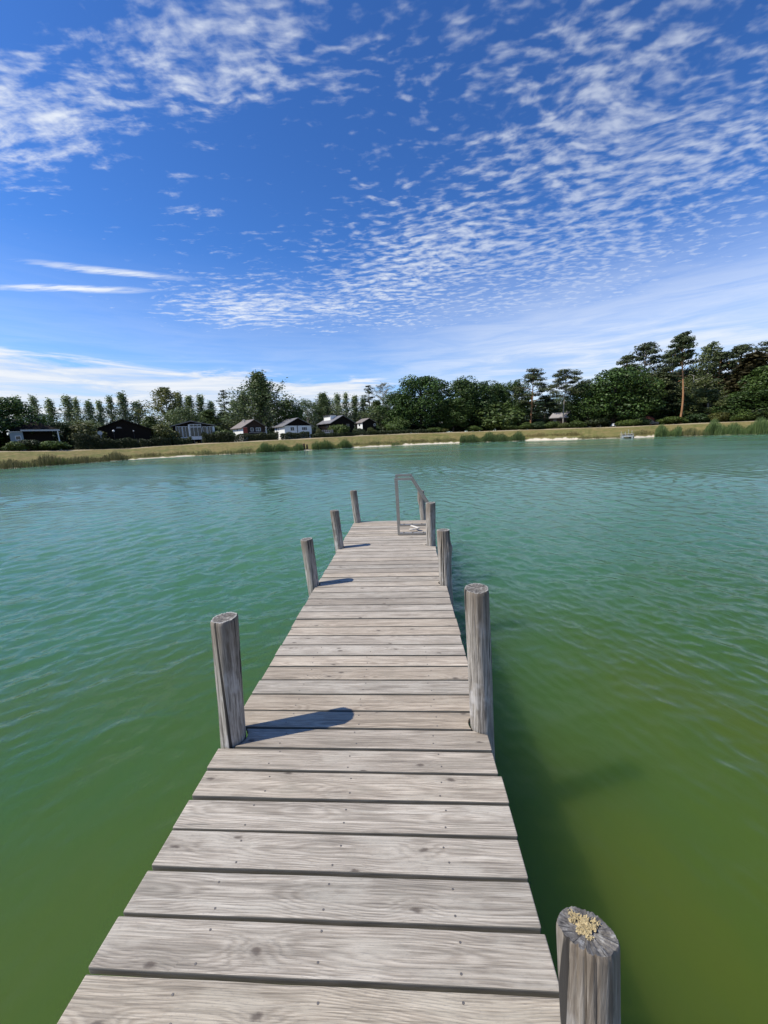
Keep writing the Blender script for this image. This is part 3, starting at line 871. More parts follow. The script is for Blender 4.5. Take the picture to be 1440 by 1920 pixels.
pts += [(0.085 + 0.03 * math.sin(t), -0.10 - 0.05 * math.cos(t) + 0.11 - 0.05, 0.06 - 0.004 * t) for t in np.linspace(0, 2.6, 7)]
pts += [(0.03, -0.10, 0.045), (-0.05, -0.12, 0.042)]
hk.tube(pts, 0.017, 8)
hk.build('bent_tube', M_TUBE, lad, True)

# ------------------------------------------------------------------ trees
def rand_dirs(n):
    v = rng.normal(0, 1, (n, 3)); return v / np.linalg.norm(v, axis=1, keepdims=True)

def frames(nrm):
    r = rand_dirs(len(nrm))
    u = np.cross(nrm, r); u /= np.linalg.norm(u, axis=1, keepdims=True) + 1e-9
    return u, np.cross(nrm, u)

def leafcloud(name, centers, nrm, size, mat, aspect=0.75):
    u, v = frames(nrm)
    s = size * rng.uniform(0.6, 1.35, (len(centers), 1)) * 0.5
    return quads_mesh(name, centers, u * s, v * s * aspect, mat)

def lobe_points(c, rad, n, squash=1.0, shell=0.55):
    d_ = rand_dirs(n)
    rr = rng.uniform(shell, 1.0, (n, 1)) ** 0.7
    p = c + d_ * rr * np.array(rad)
    nrm = d_ * 0.7 + rand_dirs(n) * 0.75 + np.array([0, 0, 0.35])
    return p, nrm / np.linalg.norm(nrm, axis=1, keepdims=True)

def tree_pair(kind, crown_me, trunk_me): return (kind, crown_me, trunk_me)

def oak_proto(mat, lobes=28, per=420, low=0.10, wide=0.5, bark=M_BARK, leaf=0.0195):
    C, Nn, cs = [], [], []
    for k in range(lobes):
        z = low + 0.10 + (0.80 - low) * (k + 0.5) / lobes
        prof = math.sin(math.pi * min(1, (z - low + 0.10) / (1.08 - low))) ** 0.55
        a = k * 2.399 + random.uniform(-.5, .5)
        rr = wide * prof * random.uniform(0.35, 0.80)
        c = np.array([rr * math.cos(a), rr * math.sin(a), z])
        s = random.uniform(0.10, 0.17)
        cs.append(c)
        p, q = lobe_points(c, (s * 1.2, s * 1.2, s * 0.85), per)
        C.append(p); Nn.append(q)
    for k in range(5):
        c = np.array([random.uniform(-.12, .12), random.uniform(-.12, .12), 0.88 + random.uniform(-.04, .04)])
        p, q = lobe_points(c, (0.10, 0.10, 0.085), per // 2); C.append(p); Nn.append(q)
    C, Nn = np.concatenate(C), np.concatenate(Nn)
    C[:, 2] = np.clip(C[:, 2], 0.02, 1.0)
    t = MB()
    t.tube([(0, 0, -0.03), (0.005, 0, 0.15), (0.0, 0.01, 0.35), (0.01, 0, 0.6), (0, 0, 0.85)], [0.030, 0.022, 0.018, 0.011, 0.004], 7)
    for c in cs[::2]:
        b0 = np.array([0, 0, max(0.10, c[2] - 0.22)]); t.tube([b0, b0 * 0.5 + c * 0.5 + np.array([0, 0, 0.02]), c], [0.010, 0.006, 0.002], 5)
    return leafcloud('crown', C, Nn, leaf, mat), t.mesh('trunk', bark)

def poplar_proto(mat, wide=0.16, n_br=34, leaf=0.0145, per=34, bark=M_GREYBARK):
    C, Nn = [], []
    t = MB()
    t.tube([(0, 0, -0.03), (0.006, 0.004, 0.3), (-0.004, 0.003, 0.6), (0, 0, 0.97)], [0.014, 0.010, 0.006, 0.0015], 6)
    for k in range(n_br):
        z = 0.10 + 0.84 * (k + random.random()) / n_br
        L_ = wide * (1.45 * (1 - z) ** 1.25 * min(1.0, 0.5 + z * 2.2) + 0.04) * random.uniform(0.6, 1.2)
        a = k * 2.399 + random.uniform(-.6, .6)
        tip = np.array([L_ * math.cos(a), L_ * math.sin(a), min(0.995, z + L_ * random.uniform(1.0, 1.8))])
        b0 = np.array([0, 0, z])
        t.tube([b0, tip], [0.004, 0.001], 4, False)
        f = rng.uniform(0.10, 1.0, (per, 1))
        p = b0 + (tip - b0) * f + np.clip(rng.normal(0, 0.012 + wide * 0.035, (per, 3)), -0.035, 0.035) * np.array([1, 1, 1.6])
        q = rand_dirs(per) + np.array([math.cos(a), math.sin(a), 0.4]) * 0.5
        C.append(p); Nn.append(q / np.linalg.norm(q, axis=1, keepdims=True))
    return leafcloud('crown', np.concatenate(C), np.concatenate(Nn), leaf, mat, 0.6), t.mesh('trunk', bark)

def pine_proto(mat, first=0.45, wide=0.30, pads=24, per=260, bark=M_PINEBARK, bend=0.0, flat=0.30, leaf=0.0155, top_wide=0.5, tr=0.014):
    C, Nn = [], []
    def axis(z): return np.array([bend * (1 - min(z, 1.0)) ** 4 * -1.0 + 0.012 * math.sin(6 * z), 0.008 * math.sin(5 * z + 1), z])
    t = MB()
    zs = np.linspace(-0.02, 0.96, 12)
    t.tube([axis(z) + (np.array([0, 0, 0])) for z in zs], [tr * (1.5 if z < 0.02 else 1.0) * (1 - 0.72 * max(z, 0)) for z in zs], 8)
    for k in range(pads):
        f = (k + random.random()) / pads
        z = first + (0.985 - first) * f
        prof = math.sin(math.pi * (0.18 + 0.80 * f)) ** 0.7 * (1 - (1 - top_wide) * f)
        a = k * 2.399 + random.uniform(-.7, .7)
        rr = wide * prof * random.uniform(0.35, 1.0)
        c = axis(z) + np.array([rr * math.cos(a), rr * math.sin(a), random.uniform(-.012, .02)])
        b0 = axis(max(first * 0.9, z - 0.05))
        t.tube([b0, (b0 + c) / 2 + np.array([0, 0, 0.012]), c], [0.005, 0.0035, 0.0015], 4, False)
        s = random.uniform(0.05, 0.085) * (0.6 + wide * 1.6)
        p, q = lobe_points(c, (s * 1.25, s * 1.25, s * flat * 1.4), per, shell=0.2)
        q = q + np.array([0, 0, 0.5]); q /= np.linalg.norm(q, axis=1, keepdims=True)
        C.append(p); Nn.append(q)
    for k in range(4):
        z0 = first - random.uniform(0.02, 0.18); a = random.uniform(0, 6.28)
        t.tube([axis(z0), axis(z0) + np.array([0.07 * math.cos(a), 0.07 * math.sin(a), 0.01])], [0.003, 0.001], 4, False)
    C = np.concatenate(C); C[:, 2] = np.minimum(C[:, 2], 1.0)
    return leafcloud('crown', C, np.concatenate(Nn), leaf, mat, 0.55), t.mesh('trunk', bark)

def spruce_proto(mat, wide=0.17, layers=22, bark=M_PALEBARK):
    C, Nn = [], []
    t = MB().tube([(0, 0, -0.02), (0, 0, 0.5), (0, 0, 0.97)], [0.014, 0.009, 0.002], 7)
    for k in range(layers):
        z = 0.10 + 0.86 * k / layers
        rad = wide * (1.05 - z) ** 0.8 * random.uniform(0.85, 1.1)
        for j in range(7):
            a = 6.283 * j / 7 + k * 0.9 + random.uniform(-.3, .3)
            n = 60
            f = rng.uniform(0.1, 1.0, (n, 1)) ** 0.7
            tip = np.array([rad * math.cos(a), rad * math.sin(a), -0.045 * random.uniform(0.3, 1.4)]) * random.uniform(0.7, 1.1)
            p = np.array([0, 0, z]) + tip * f + rng.normal(0, 0.010, (n, 3))
            q = rand_dirs(n) + np.array([0.3 * math.cos(a), 0.3 * math.sin(a), 0.6])
            C.append(p); Nn.append(q / np.linalg.norm(q, axis=1, keepdims=True))
    return leafcloud('crown', np.concatenate(C), np.concatenate(Nn), 0.018, mat, 0.5), t.mesh('trunk', bark)

def birch_proto(mat, n_br=36, per=190, wide=0.24, low=0.2, bark=M_PALEBARK, leaf=0.0125, droop=0.16):
    C, Nn = [], []
    t = MB().tube([(0, 0, -0.02), (0.012, 0, 0.3), (0.0, 0.008, 0.6), (0.01, 0, 0.95)], [0.013, 0.010, 0.006, 0.0015], 7)
    for k in range(n_br):
        z = low + 0.75 * (k + random.random()) / n_br
        a = k * 2.399; L_ = wide * math.sin(math.pi * min(1, 0.25 + 0.72 * (z - low) / (1 - low))) * random.uniform(0.5, 1.1)
        b0 = np.array([0, 0, z]); tip = b0 + np.array([L_ * math.cos(a), L_ * math.sin(a), L_ * 0.6])
        t.tube([b0, tip], [0.004, 0.001], 4, False)
        f = rng.uniform(0.25, 1.05, (per, 1))
        p = b0 + (tip - b0) * f + rng.normal(0, 0.014, (per, 3))
        p[:, 2] -= droop * rng.random(per) ** 1.5 * f[:, 0]
        q = rand_dirs(per) + np.array([math.cos(a), math.sin(a), 0.2]) * 0.4
        C.append(p); Nn.append(q / np.linalg.norm(q, axis=1, keepdims=True))
    C = np.concatenate(C); C[:, 2] = np.clip(C[:, 2], 0.03, 1)
    return leafcloud('crown', C, np.concatenate(Nn), leaf, mat, 0.7), t.mesh('trunk', bark)

def bush_proto(mat, lobes=14, per=330, leaf=0.045):
    C, Nn = [], []
    for k in range(lobes):
        a = k * 2.399; rr = 0.34 * math.sqrt((k + 0.5) / lobes)
        s = random.uniform(0.20, 0.30)
        c = np.array([rr * math.cos(a), rr * math.sin(a), random.uniform(0.22, 0.72) * (1 - rr * 0.7)])
        p, q = lobe_points(c, (s, s, s * 0.95), per); C.append(p); Nn.append(q)
    C = np.concatenate(C); C[:, 2] = np.clip(C[:, 2], 0.0, 1.0)
    t = MB()
    for k in range(4):
        a = k * 1.7; t.tube([(0, 0, -0.05), (0.12 * math.cos(a), 0.12 * math.sin(a), 0.5)], [0.03, 0.008], 5)
    return leafcloud('foliage', C, np.concatenate(Nn), leaf, mat), t.mesh('stem', M_BARK)

PROTO = {
    'oak': [oak_proto(M_OAK) for _ in range(3)],
    'dark': [oak_proto(M_OAK2, 24, 330, leaf=0.022) for _ in range(2)],
    'aspen': [oak_proto(M_ASPEN, 30, 240, 0.06, 0.44, M_GREYBARK, 0.018), poplar_proto(M_ASPEN, 0.22, 54, 0.016, 110)],
    'poplar': [poplar_proto(M_POP, 0.13, 80), poplar_proto(M_POP, 0.14, 70), poplar_proto(M_POP, 0.12, 90)],
    'bigpoplar': [poplar_proto(M_ASPEN, 0.26, 90, 0.0145, 150)],
    'spindly': [pine_proto(M_PINE, 0.30, 0.16, 18, 120, M_BARK)],
    'pine': [pine_proto(M_PINE), pine_proto(M_PINE, 0.40, 0.30, 26), pine_proto(M_PINE, 0.50, 0.34, 24, bark=M_GREYBARK)],
    'lowpine': [pine_proto(M_PINE, 0.22, 0.26, 32, 240, M_BARK, top_wide=0.3)],
    'umbrella': [pine_proto(M_PINE, 0.56, 0.36, 32, 280, M_GREYBARK, top_wide=0.9)],
    'tall': [pine_proto(M_PINE, 0.66, 0.17, 22, 240, M_PINEBARK, bend=0.022, top_wide=0.75, tr=0.0125)],
    'spruce': [spruce_proto(M_SPRUCE)],
    'birch': [birch_proto(M_BIRCH), birch_proto(M_BIRCH, 40, 200, 0.28, 0.12)],
    'pale': [birch_proto(M_PALE, 34, 90, 0.24, 0.15, M_PALEBARK, 0.010, 0.02)],
    'bush': [bush_proto(M_BUSH), bush_proto(M_BUSH)],
    'olive': [bush_proto(M_OLIVE)],
    'darkbush': [bush_proto(M_HEDGE), bush_proto(M_OAK2)],
}
NAMES = {'oak': 'leafy_tree', 'dark': 'leafy_tree', 'aspen': 'aspen_tree', 'poplar': 'poplar_tree', 'bigpoplar': 'broad_tree', 'spindly': 'thin_pine_tree', 'pine': 'pine_tree', 'lowpine': 'pine_tree', 'umbrella': 'pine_tree',
         'tall': 'pine_tree', 'spruce': 'spruce_tree', 'birch': 'birch_tree', 'pale': 'bare_birch_tree', 'bush': 'bush', 'olive': 'bush', 'darkbush': 'bush'}
WIDTH = {}
for k, lst in PROTO.items():
    WIDTH[k] = []
    for cm, tm in lst:
        co = np.empty(len(cm.vertices) * 3, np.float32); cm.vertices.foreach_get('co', co)
        WIDTH[k].append(2 * float(np.percentile(np.abs(co.reshape(-1, 3)[:, :2]), 97)))
COUNT = {}

def tree(kind, u, vtop, wpx, off, label, group=None, vbase=None):
    a, r, p = place(u, off)
    ztop = height_at(u, vtop, r)
    i = COUNT.get(kind, 0); COUNT[kind] = i + 1
    j = i % len(PROTO[kind])
    cm, tm = PROTO[kind][j]
    depth = (np.array([p[0], p[1], 0]) @ CAM[:, 1])
    w = wpx * depth / F / math.cos(a) ** 0.5
    h = max(0.8, ztop - p[2])
    o = empty(NAMES[kind], p, random.uniform(0, 6.28) if kind != 'tall' else -a)
    if kind == 'tall': o.rotation_euler[1] = -0.072        # leans a little to the left
    s = w / WIDTH[kind][j]
    o.scale = (s, s, h)
    link(tm.name.split('.')[0], tm, o)
    link(cm.name.split('.')[0], cm, o)
    cat = 'bush' if 'bush' in NAMES[kind] else 'tree'
    tag(o, label, cat, group)
    return o

T = [
 ('oak', 8, 745, 105, 16, 'broad dark leafy tree overhanging the cottage with pale blue siding'),
 ('oak', -75, 735, 120, 16, 'broad leafy tree just outside the left edge of the picture'),
 ('poplar', 44, 741, 30, 50, 'slim poplar rising over the left part of the flat-fascia cottage roof'),
 ('poplar', 75, 740, 30, 50, 'slim silvery poplar directly above the flat-fascia cottage'),
 ('poplar', 104, 746, 26, 50, 'short slim poplar standing apart above the gap right of the flat-fascia cottage'),
 ('poplar', 138, 740, 34, 48, 'wide silvery poplar left of the black gabled cottage, over the olive bush'),
 ('poplar', 153, 744, 26, 52, 'poplar pressed against the wide silvery one left of the black gabled cottage'),
 ('poplar', 176, 749, 28, 50, 'low poplar above the left eave of the black gabled cottage'),
 ('poplar', 196, 749, 24, 50, 'thin low poplar above the left roof slope of the black gabled cottage'),
 ('poplar', 216, 740, 30, 48, 'poplar above the white globe lamp of the black gabled cottage'),
 ('poplar', 240, 733, 32, 48, 'tallest poplar over the ridge of the black gabled cottage'),
 ('poplar', 265, 750, 38, 46, 'dense green poplar above the right roof slope of the black gabled cottage'),
 ('dark', 120, 790, 40, 12, 'rounded dark tree between the flat-fascia cottage and the black gabled cottage'),
 ('olive', 160, 780, 50, 9, 'large yellow-olive bush at the left end of the black gabled cottage'),
 ('aspen', 160, 788, 70, 30, 'mid-green tree filling in behind the large yellow-olive bush'),
 ('aspen', 285, 780, 50, 28, 'mid-green tree behind the right eave of the black gabled cottage'),
 ('olive', 308, 786, 42, 5, 'light green bush left of the glazed white veranda cottage'),
 ('birch', 319, 722, 66, 40, 'tall pale willow-like tree above the light green bush by the veranda cottage'),
 ('poplar', 343, 735, 34, 46, 'poplar leaning on the right side of the tall pale willow-like tree'),
 ('poplar', 362, 739, 32, 44, 'poplar over the apex of the glazed white veranda cottage'),
 ('poplar', 383, 738, 32, 44, 'poplar over the right roof slope of the glazed white veranda cottage'),
 ('poplar', 402, 750, 32, 44, 'shorter poplar over the right eave of the glazed white veranda cottage'),
 ('aspen', 345, 764, 70, 26, 'mid-green tree close behind the left half of the glazed veranda cottage'),
 ('aspen', 395, 768, 64, 26, 'mid-green tree close behind the right half of the glazed veranda cottage'),
 ('bush', 420, 798, 34, 5, 'green bush between the veranda cottage and the red-door cottage'),
 ('spindly', 428, 728, 24, 46, 'thin spindly pine with a bent bare top left of the tallest broad tree'),
 ('poplar', 447, 748, 40, 42, 'poplar behind the left roof slope of the red-door cottage'),
 ('bigpoplar', 462, 738, 44, 34, 'smaller tree touching the left side of the tallest broad tree behind the red-door cottage'),
 ('bigpoplar', 494, 698, 84, 24, 'tall full-crowned tree towering over the red-door cottage'),
 ('oak', 545, 749, 48, 20, 'dark pointed tree behind the left end of the white two-window cottage'),
 ('aspen', 580, 748, 48, 30, 'round-topped tree behind the right end of the white two-window cottage'),
 ('bigpoplar', 610, 737, 52, 32, 'broad mid-green tree behind the cottage with the roof-light strip'),
 ('poplar', 636, 736, 30, 42, 'poplar above the roof-light strip of the dark cottage'),
 ('poplar', 652, 734, 28, 42, 'silvery poplar above the gable tip of the roof-light cottage'),
 ('poplar', 668, 739, 30, 42, 'poplar above the gap between roof-light cottage and small white cottage'),
 ('poplar', 683, 743, 28, 42, 'poplar over the white wall of the small white cottage'),
 ('spindly', 696, 719, 26, 40, 'thin dark tree reaching above the poplars beside the pale bare birch'),
 ('pale', 720, 711, 46, 38, 'pale grey half-bare birch left of the big dark oaks'),
 ('aspen', 708, 750, 50, 22, 'olive-green tree at the foot of the pale half-bare birch'),
 ('oak', 745, 735, 64, 16, 'dark leafy tree right of the small white cottage'),
 ('oak', 789, 702, 104, 14, 'massive dark oak with ragged top right of the pale half-bare birch'),
 ('pale', 829, 712, 34, 40, 'pale spiky birch top poking up between two massive dark oaks'),
 ('oak', 868, 709, 86, 16, 'dark oak right of the pale spiky birch top'),
 ('oak', 905, 715, 64, 18, 'dark oak with a rounded crown next to the mid-green front tree'),
 ('oak', 850, 745, 66, 10, 'lower dark tree standing in front of the two massive oaks'),
 ('bush', 935, 748, 74, 9, 'mid-green low tree in front of the oaks left of the two-stemmed pine'),
 ('oak', 932, 718, 54, 20, 'dark tree left of the pine whose crown hangs in tiers'),
 ('oak', 964, 712, 52, 18, 'dark tree with a pointed top touching the tiered pine'),
 ('pine', 995, 691, 54, 12, 'pine with crown in tiers, left of the umbrella-shaped pine'),
 ('lowpine', 1020, 742, 50, 18, 'low bushy pine between the tiered pine and the umbrella-shaped pine'),
 ('umbrella', 1055, 694, 66, 6, 'umbrella-shaped pine with a straight bare trunk before the grey roof'),
 ('aspen', 1046, 742, 44, 24, 'olive tree behind the trunk of the umbrella-shaped pine'),
 ('oak', 1100, 716, 76, 12, 'broad green tree right of the umbrella-shaped pine'),
 ('oak', 1147, 690, 108, 12, 'largest spreading green oak, behind the pontoon boat'),
 ('oak', 1190, 706, 70, 14, 'green tree on the right shoulder of the largest spreading oak'),
 ('pine', 1166, 664, 50, 24, 'dark pine crown peeping over the largest spreading oak'),
 ('pine', 1195, 644, 66, 24, 'tall dark pine leaning right above the largest spreading oak'),
 ('birch', 1190, 684, 62, 16, 'weeping birch with grey-green hanging twigs above the parked car'),
 ('lowpine', 1236, 692, 50, 14, 'brownish-green conifer with pale stem left of the tallest orange pine'),
 ('pine', 1251, 655, 56, 26, 'dark open-crowned pine just left of the tallest orange pine'),
 ('tall', 1276, 624, 42, 3, 'tallest pine with a long bare curved orange trunk'),
 ('birch', 1312, 640, 58, 26, 'pale feathery birch close behind the right of the tallest orange pine'),
 ('birch', 1290, 700, 66, 18, 'dark birch standing behind the orange trunk'),
 ('pine', 1335, 659, 66, 24, 'dark pine two trees right of the orange trunk'),
 ('pine', 1368, 648, 66, 30, 'dark flat-topped pine left of the brown spruce'),
 ('spruce', 1394, 655, 74, 16, 'brownish spruce with a pale stem near the right edge'),
 ('pine', 1427, 640, 74, 28, 'wide flat-topped pine at the right edge behind the spruce'),
 ('oak', 1448, 682, 96, 12, 'dark green tree cut by the right edge'),
 ('oak', 1408, 728, 96, 9, 'green spreading tree below the brown spruce'),
 ('oak', 1520, 660, 110, 16, 'leafy tree just outside the right edge of the picture'),
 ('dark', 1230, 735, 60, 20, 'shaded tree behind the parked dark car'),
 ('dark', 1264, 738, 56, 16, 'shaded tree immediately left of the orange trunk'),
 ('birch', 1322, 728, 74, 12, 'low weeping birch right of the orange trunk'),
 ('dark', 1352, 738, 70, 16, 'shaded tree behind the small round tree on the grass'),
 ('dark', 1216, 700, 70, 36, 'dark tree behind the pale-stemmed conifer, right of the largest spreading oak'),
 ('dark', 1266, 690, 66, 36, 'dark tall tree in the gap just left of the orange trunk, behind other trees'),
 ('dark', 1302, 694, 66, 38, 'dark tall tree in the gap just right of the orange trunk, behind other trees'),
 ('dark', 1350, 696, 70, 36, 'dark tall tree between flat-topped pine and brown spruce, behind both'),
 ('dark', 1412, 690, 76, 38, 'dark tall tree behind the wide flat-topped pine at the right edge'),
 ('bush', 1255, 776, 40, 4, 'bright green bush at the left foot of the orange trunk'),
 ('olive', 1345, 768, 26, 1.5, 'small round olive tree alone on the grass right of the orange trunk'),
 ('bush', 1386, 765, 30, 2, 'small light-green tree on the grass under the brown spruce'),
 ('bush', 638, 788, 32, 3, 'round bush in front of the cottage with the roof-light strip'),
 ('olive', 697, 798, 16, 1.5, 'small yellowish bush in front of the small white cottage'),
 ('bush', 26, 825, 26, 2.5, 'round pale green bush under the window of the pale blue siding'),
 ('darkbush', 48, 820, 30, 2.5, 'dark reddish bush in front of the flat-fascia cottage'),
 ('bush', 87, 821, 48, 2.5, 'wide trimmed bush in front of the flat-fascia cottage porch'),
 ('bush', 745, 778, 40, 7, 'green bush at the foot of the dark leafy tree by the small white cottage'),
 ('bush', 815, 798, 26, 2.5, 'small bush at the grass edge below the massive dark oak'),
 ('olive', 830, 802, 20, 2, 'low yellow-green bush at the grass edge below the massive dark oak'),
 ('bush', 890, 796, 26, 3, 'low bush below the rounded dark oak'),
 ('bush', 955, 792, 24, 3, 'low bush below the pointed dark tree'),
 ('bush', 985, 790, 30, 3, 'rounded bush at the foot of the tiered pine'),
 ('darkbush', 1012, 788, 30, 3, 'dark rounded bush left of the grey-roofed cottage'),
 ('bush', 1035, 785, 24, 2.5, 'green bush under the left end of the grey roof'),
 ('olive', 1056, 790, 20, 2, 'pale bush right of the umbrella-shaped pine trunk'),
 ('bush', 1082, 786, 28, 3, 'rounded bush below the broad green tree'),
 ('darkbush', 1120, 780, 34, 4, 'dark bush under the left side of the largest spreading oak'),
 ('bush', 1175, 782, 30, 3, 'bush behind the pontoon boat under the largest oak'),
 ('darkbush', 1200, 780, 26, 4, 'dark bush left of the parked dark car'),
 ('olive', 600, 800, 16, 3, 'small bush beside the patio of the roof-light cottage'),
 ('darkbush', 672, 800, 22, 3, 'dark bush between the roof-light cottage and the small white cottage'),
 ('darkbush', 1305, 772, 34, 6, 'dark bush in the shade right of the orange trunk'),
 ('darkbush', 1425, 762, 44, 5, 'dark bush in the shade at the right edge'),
]
for t in T: tree(*t)
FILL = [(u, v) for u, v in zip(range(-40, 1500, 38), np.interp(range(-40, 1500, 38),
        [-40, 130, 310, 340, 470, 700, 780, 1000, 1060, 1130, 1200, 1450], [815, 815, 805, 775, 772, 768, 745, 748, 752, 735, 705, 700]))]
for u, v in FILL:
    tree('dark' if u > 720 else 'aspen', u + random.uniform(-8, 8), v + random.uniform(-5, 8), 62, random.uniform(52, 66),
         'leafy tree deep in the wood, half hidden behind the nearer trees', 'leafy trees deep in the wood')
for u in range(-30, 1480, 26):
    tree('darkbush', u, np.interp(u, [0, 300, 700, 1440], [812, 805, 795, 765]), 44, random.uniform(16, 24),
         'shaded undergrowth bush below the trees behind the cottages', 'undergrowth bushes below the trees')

# ------------------------------------------------------------------ hedges
def hedge(u0, u1, v0, v1, off, label, thick=1.3):
    a0, r0, p0 = place(u0, off); a1, r1, p1 = place(u1, off)
    L_ = (p1 - p0).length
    h = max(0.7, height_at((u0 + u1) / 2, v0, (r0 + r1) / 2) - (p0[2] + p1[2]) / 2)
    o = empty('hedge', p0, math.atan2(p1[1] - p0[1], p1[0] - p0[0]))
    n = int(L_ * h * 330) + 900
    c = np.stack([rng.uniform(0, L_, n), rng.normal(0, 0.30, n) * thick, h * rng.uniform(0.0, 1.0, n) ** 0.8], 1)
    c[:, 2] *= 1 + 0.10 * np.sin(c[:, 0] * 1.3 + u0) + 0.05 * np.sin(c[:, 0] * 3.1)
    c[:, 2] += (p1[2] - p0[2]) * c[:, 0] / L_
    q = rand_dirs(n) + np.array([0, -0.4, 0.5]); q /= np.linalg.norm(q, axis=1, keepdims=True)
    link('foliage', leafcloud('foliage', c, q, 0.15, M_HEDGE), o)
    s = MB()
    for x in np.linspace(0.3, L_ - 0.3, max(3, int(L_ / 1.5))): s.tube([(x, 0, -0.1 + (p1[2] - p0[2]) * x / L_), (x + 0.1, 0, h * 0.7 + (p1[2] - p0[2]) * x / L_)], [0.05, 0.02], 5)
    s.build('stem', M_BARK, o)
    tag(o, label, 'hedge', 'hedges along the top of the bank')

hedge(182, 254, 823, 840, 1.2, 'dark clipped hedge in front of the black gabled cottage')
hedge(260, 318, 822, 838, 1.2, 'dark hedge just right of the stone step')
hedge(322, 358, 821, 836, 1.2, 'dark hedge in front of the left half of the veranda cottage')
hedge(378, 430, 812, 830, 1.2, 'loose hedge right of the stilts of the veranda cottage')
hedge(430, 522, 813, 826, 1.2, 'long dark hedge in front of the red-door cottage')
hedge(526, 580, 811, 823, 1.2, 'dark hedge in front of the white two-window cottage')
hedge(582, 700, 811, 820, 1.2, 'long low dark hedge in front of the roof-light cottage')
hedge(702, 820, 806, 815, 1.5, 'low dark hedge under the massive dark oak')
hedge(138, 180, 815, 841, 1.4, 'tall dark hedge below the yellow-olive bush')

# ------------------------------------------------------------------ cottages
class House:
    def __init__(self, name, label, u, off, yaw, z=None, cat='cottage'):
        self.a, self.r, p = place(u, off)
        self.depth = float(np.array([p[0], p[1], 0]) @ CAM[:, 1])
        if z is not None: p[2] = z
        self.o = empty(name, p, -self.a + R(yaw))
        tag(self.o, label, cat)
    def box(self, name, mat, *b, parent=None): return MB().box(*b).build(name, mat, parent or self.o)
    def gable(self, W, L_, hw, hr, wall, roof, gable=None, over=0.45, t=0.16, fascia=None, z0=-0.6, shift=0.0):
        """ridge runs away from the lake; the gable faces it"""
        x0, x1, xm = -W / 2, W / 2, shift
        MB().slab([(x0, 0, z0), (x1, 0, z0), (x1, 0, hw), (x0, 0, hw)], (0, L_, 0)).build('wall', wall, self.o)
        MB().slab([(x0 + .01, 0.02, hw), (x1 - .01, 0.02, hw), (xm, 0.02, hr - 0.02)], (0, L_ - 0.04, 0)).build('gable', gable or wall, self.o)
        r = MB()
        def slope(xe):
            s = (hw - hr) / (xe - xm); xo = xe + math.copysign(over, xe - xm); zo = hr + s * (xo - xm)
            return [(xm, -over, hr), (xm, L_ + over, hr), (xo, L_ + over, zo), (xo, -over, zo)], zo, xo
        pl, zl, xl = slope(x0); pr, zr, xr = slope(x1)
        r.slab(pl[::-1], (0, 0, t)); r.slab([(p[0] + 0.003, p[1], p[2]) for p in pr], (0, 0, t))
        ro = r.build('roof', roof, self.o)
        if fascia:
            f = MB()
            for xo, zo in ((xl, zl), (xr, zr)): f.slab([(xo, -over - 0.04, zo - .06), (xm, -over - 0.04, hr - .06), (xm, -over - 0.04, hr + t), (xo, -over - 0.04, zo + t)], (0, 0.035, 0))
            f.build('bargeboard', fascia, ro)
        return ro
    def window(self, x0, x1, z0, z1, side='front', at=0.0, frame=M_TRIM, mull=0, W=None):
        f, g = MB(), MB()
        e = 0.09
        def bx(mb, a0, a1, d0, d1, b0, b1):
            if side == 'front': mb.box(a0, a1, at - d1, at - d0, b0, b1)
            else: mb.box(at - d1, at - d0, a0, a1, b0, b1)
        bx(f, x0, x1, -0.02, 0.05, z0, z0 + e); bx(f, x0, x1, -0.02, 0.05, z1 - e, z1)
        bx(f, x0, x0 + e, -0.02, 0.046, z0 + e, z1 - e); bx(f, x1 - e, x1, -0.02, 0.046, z0 + e, z1 - e)
        for k in range(mull):
            xm = x0 + (x1 - x0) * (k + 1) / (mull + 1); bx(f, xm - 0.035, xm + 0.035, -0.02, 0.044, z0 + e, z1 - e)
        bx(g, x0 + e, x1 - e, -0.03, 0.02, z0 + e, z1 - e)
        w = f.build('window', frame, self.o); g.build('pane', M_GLASS, w)

# 1 the far left cottage
h = House('lakeside_cottage', 'dark hip-roofed cottage with a long white fascia and a pale blue siding annex', 57, 7, 0)
h.o.scale = (1.12, 1.12, 1.30)
S = h.r / F * 0.78
zb = height_at(62, 842, h.r) - h.o.location[2]
W1 = span(47, 104, h.r)
h.box('wall', M_DARKWALL, -W1 * 0.30, W1 * 0.66, 0.9, 6.0, -0.5, 2.9)
ro = MB()
ro.add([(-2.6, -0.3, 3.05), (4.0, -0.3, 3.05), (4.0, 6.6, 3.05), (-2.6, 6.6, 3.05), (0.2, 3.0, 4.35), (1.3, 3.0, 4.35)], [(0, 1, 5, 4), (1, 2, 5), (2, 3, 4, 5), (3, 0, 4), (3, 2, 1, 0)])
r1 = ro.build('roof', M_DARKWALL, h.o)
h.box('fascia', M_DISH, -1.15, 4.03, -0.40, -0.305, 2.84, 3.07, parent=r1)
h.box('annex', simple('tree_shade_blue_siding', (0.27, 0.33, 0.36), 0.75, 0.12, 5, stretch=(8, 8, 0.5)), -2.62, -0.95, 0.0, 3.0, -0.5, 2.72)  # siding toned down: shade of the overhanging tree put into its colour
h.box('annex_fascia', M_DISH, -2.7, -0.98, -0.08, -0.003, 2.725, 2.86)
h.window(-2.0, -1.25, 1.55, 2.22, at=0.0)
h.box('porch_post', M_TRIM, 3.62, 3.78, -0.2, -0.05, -0.4, 2.83)

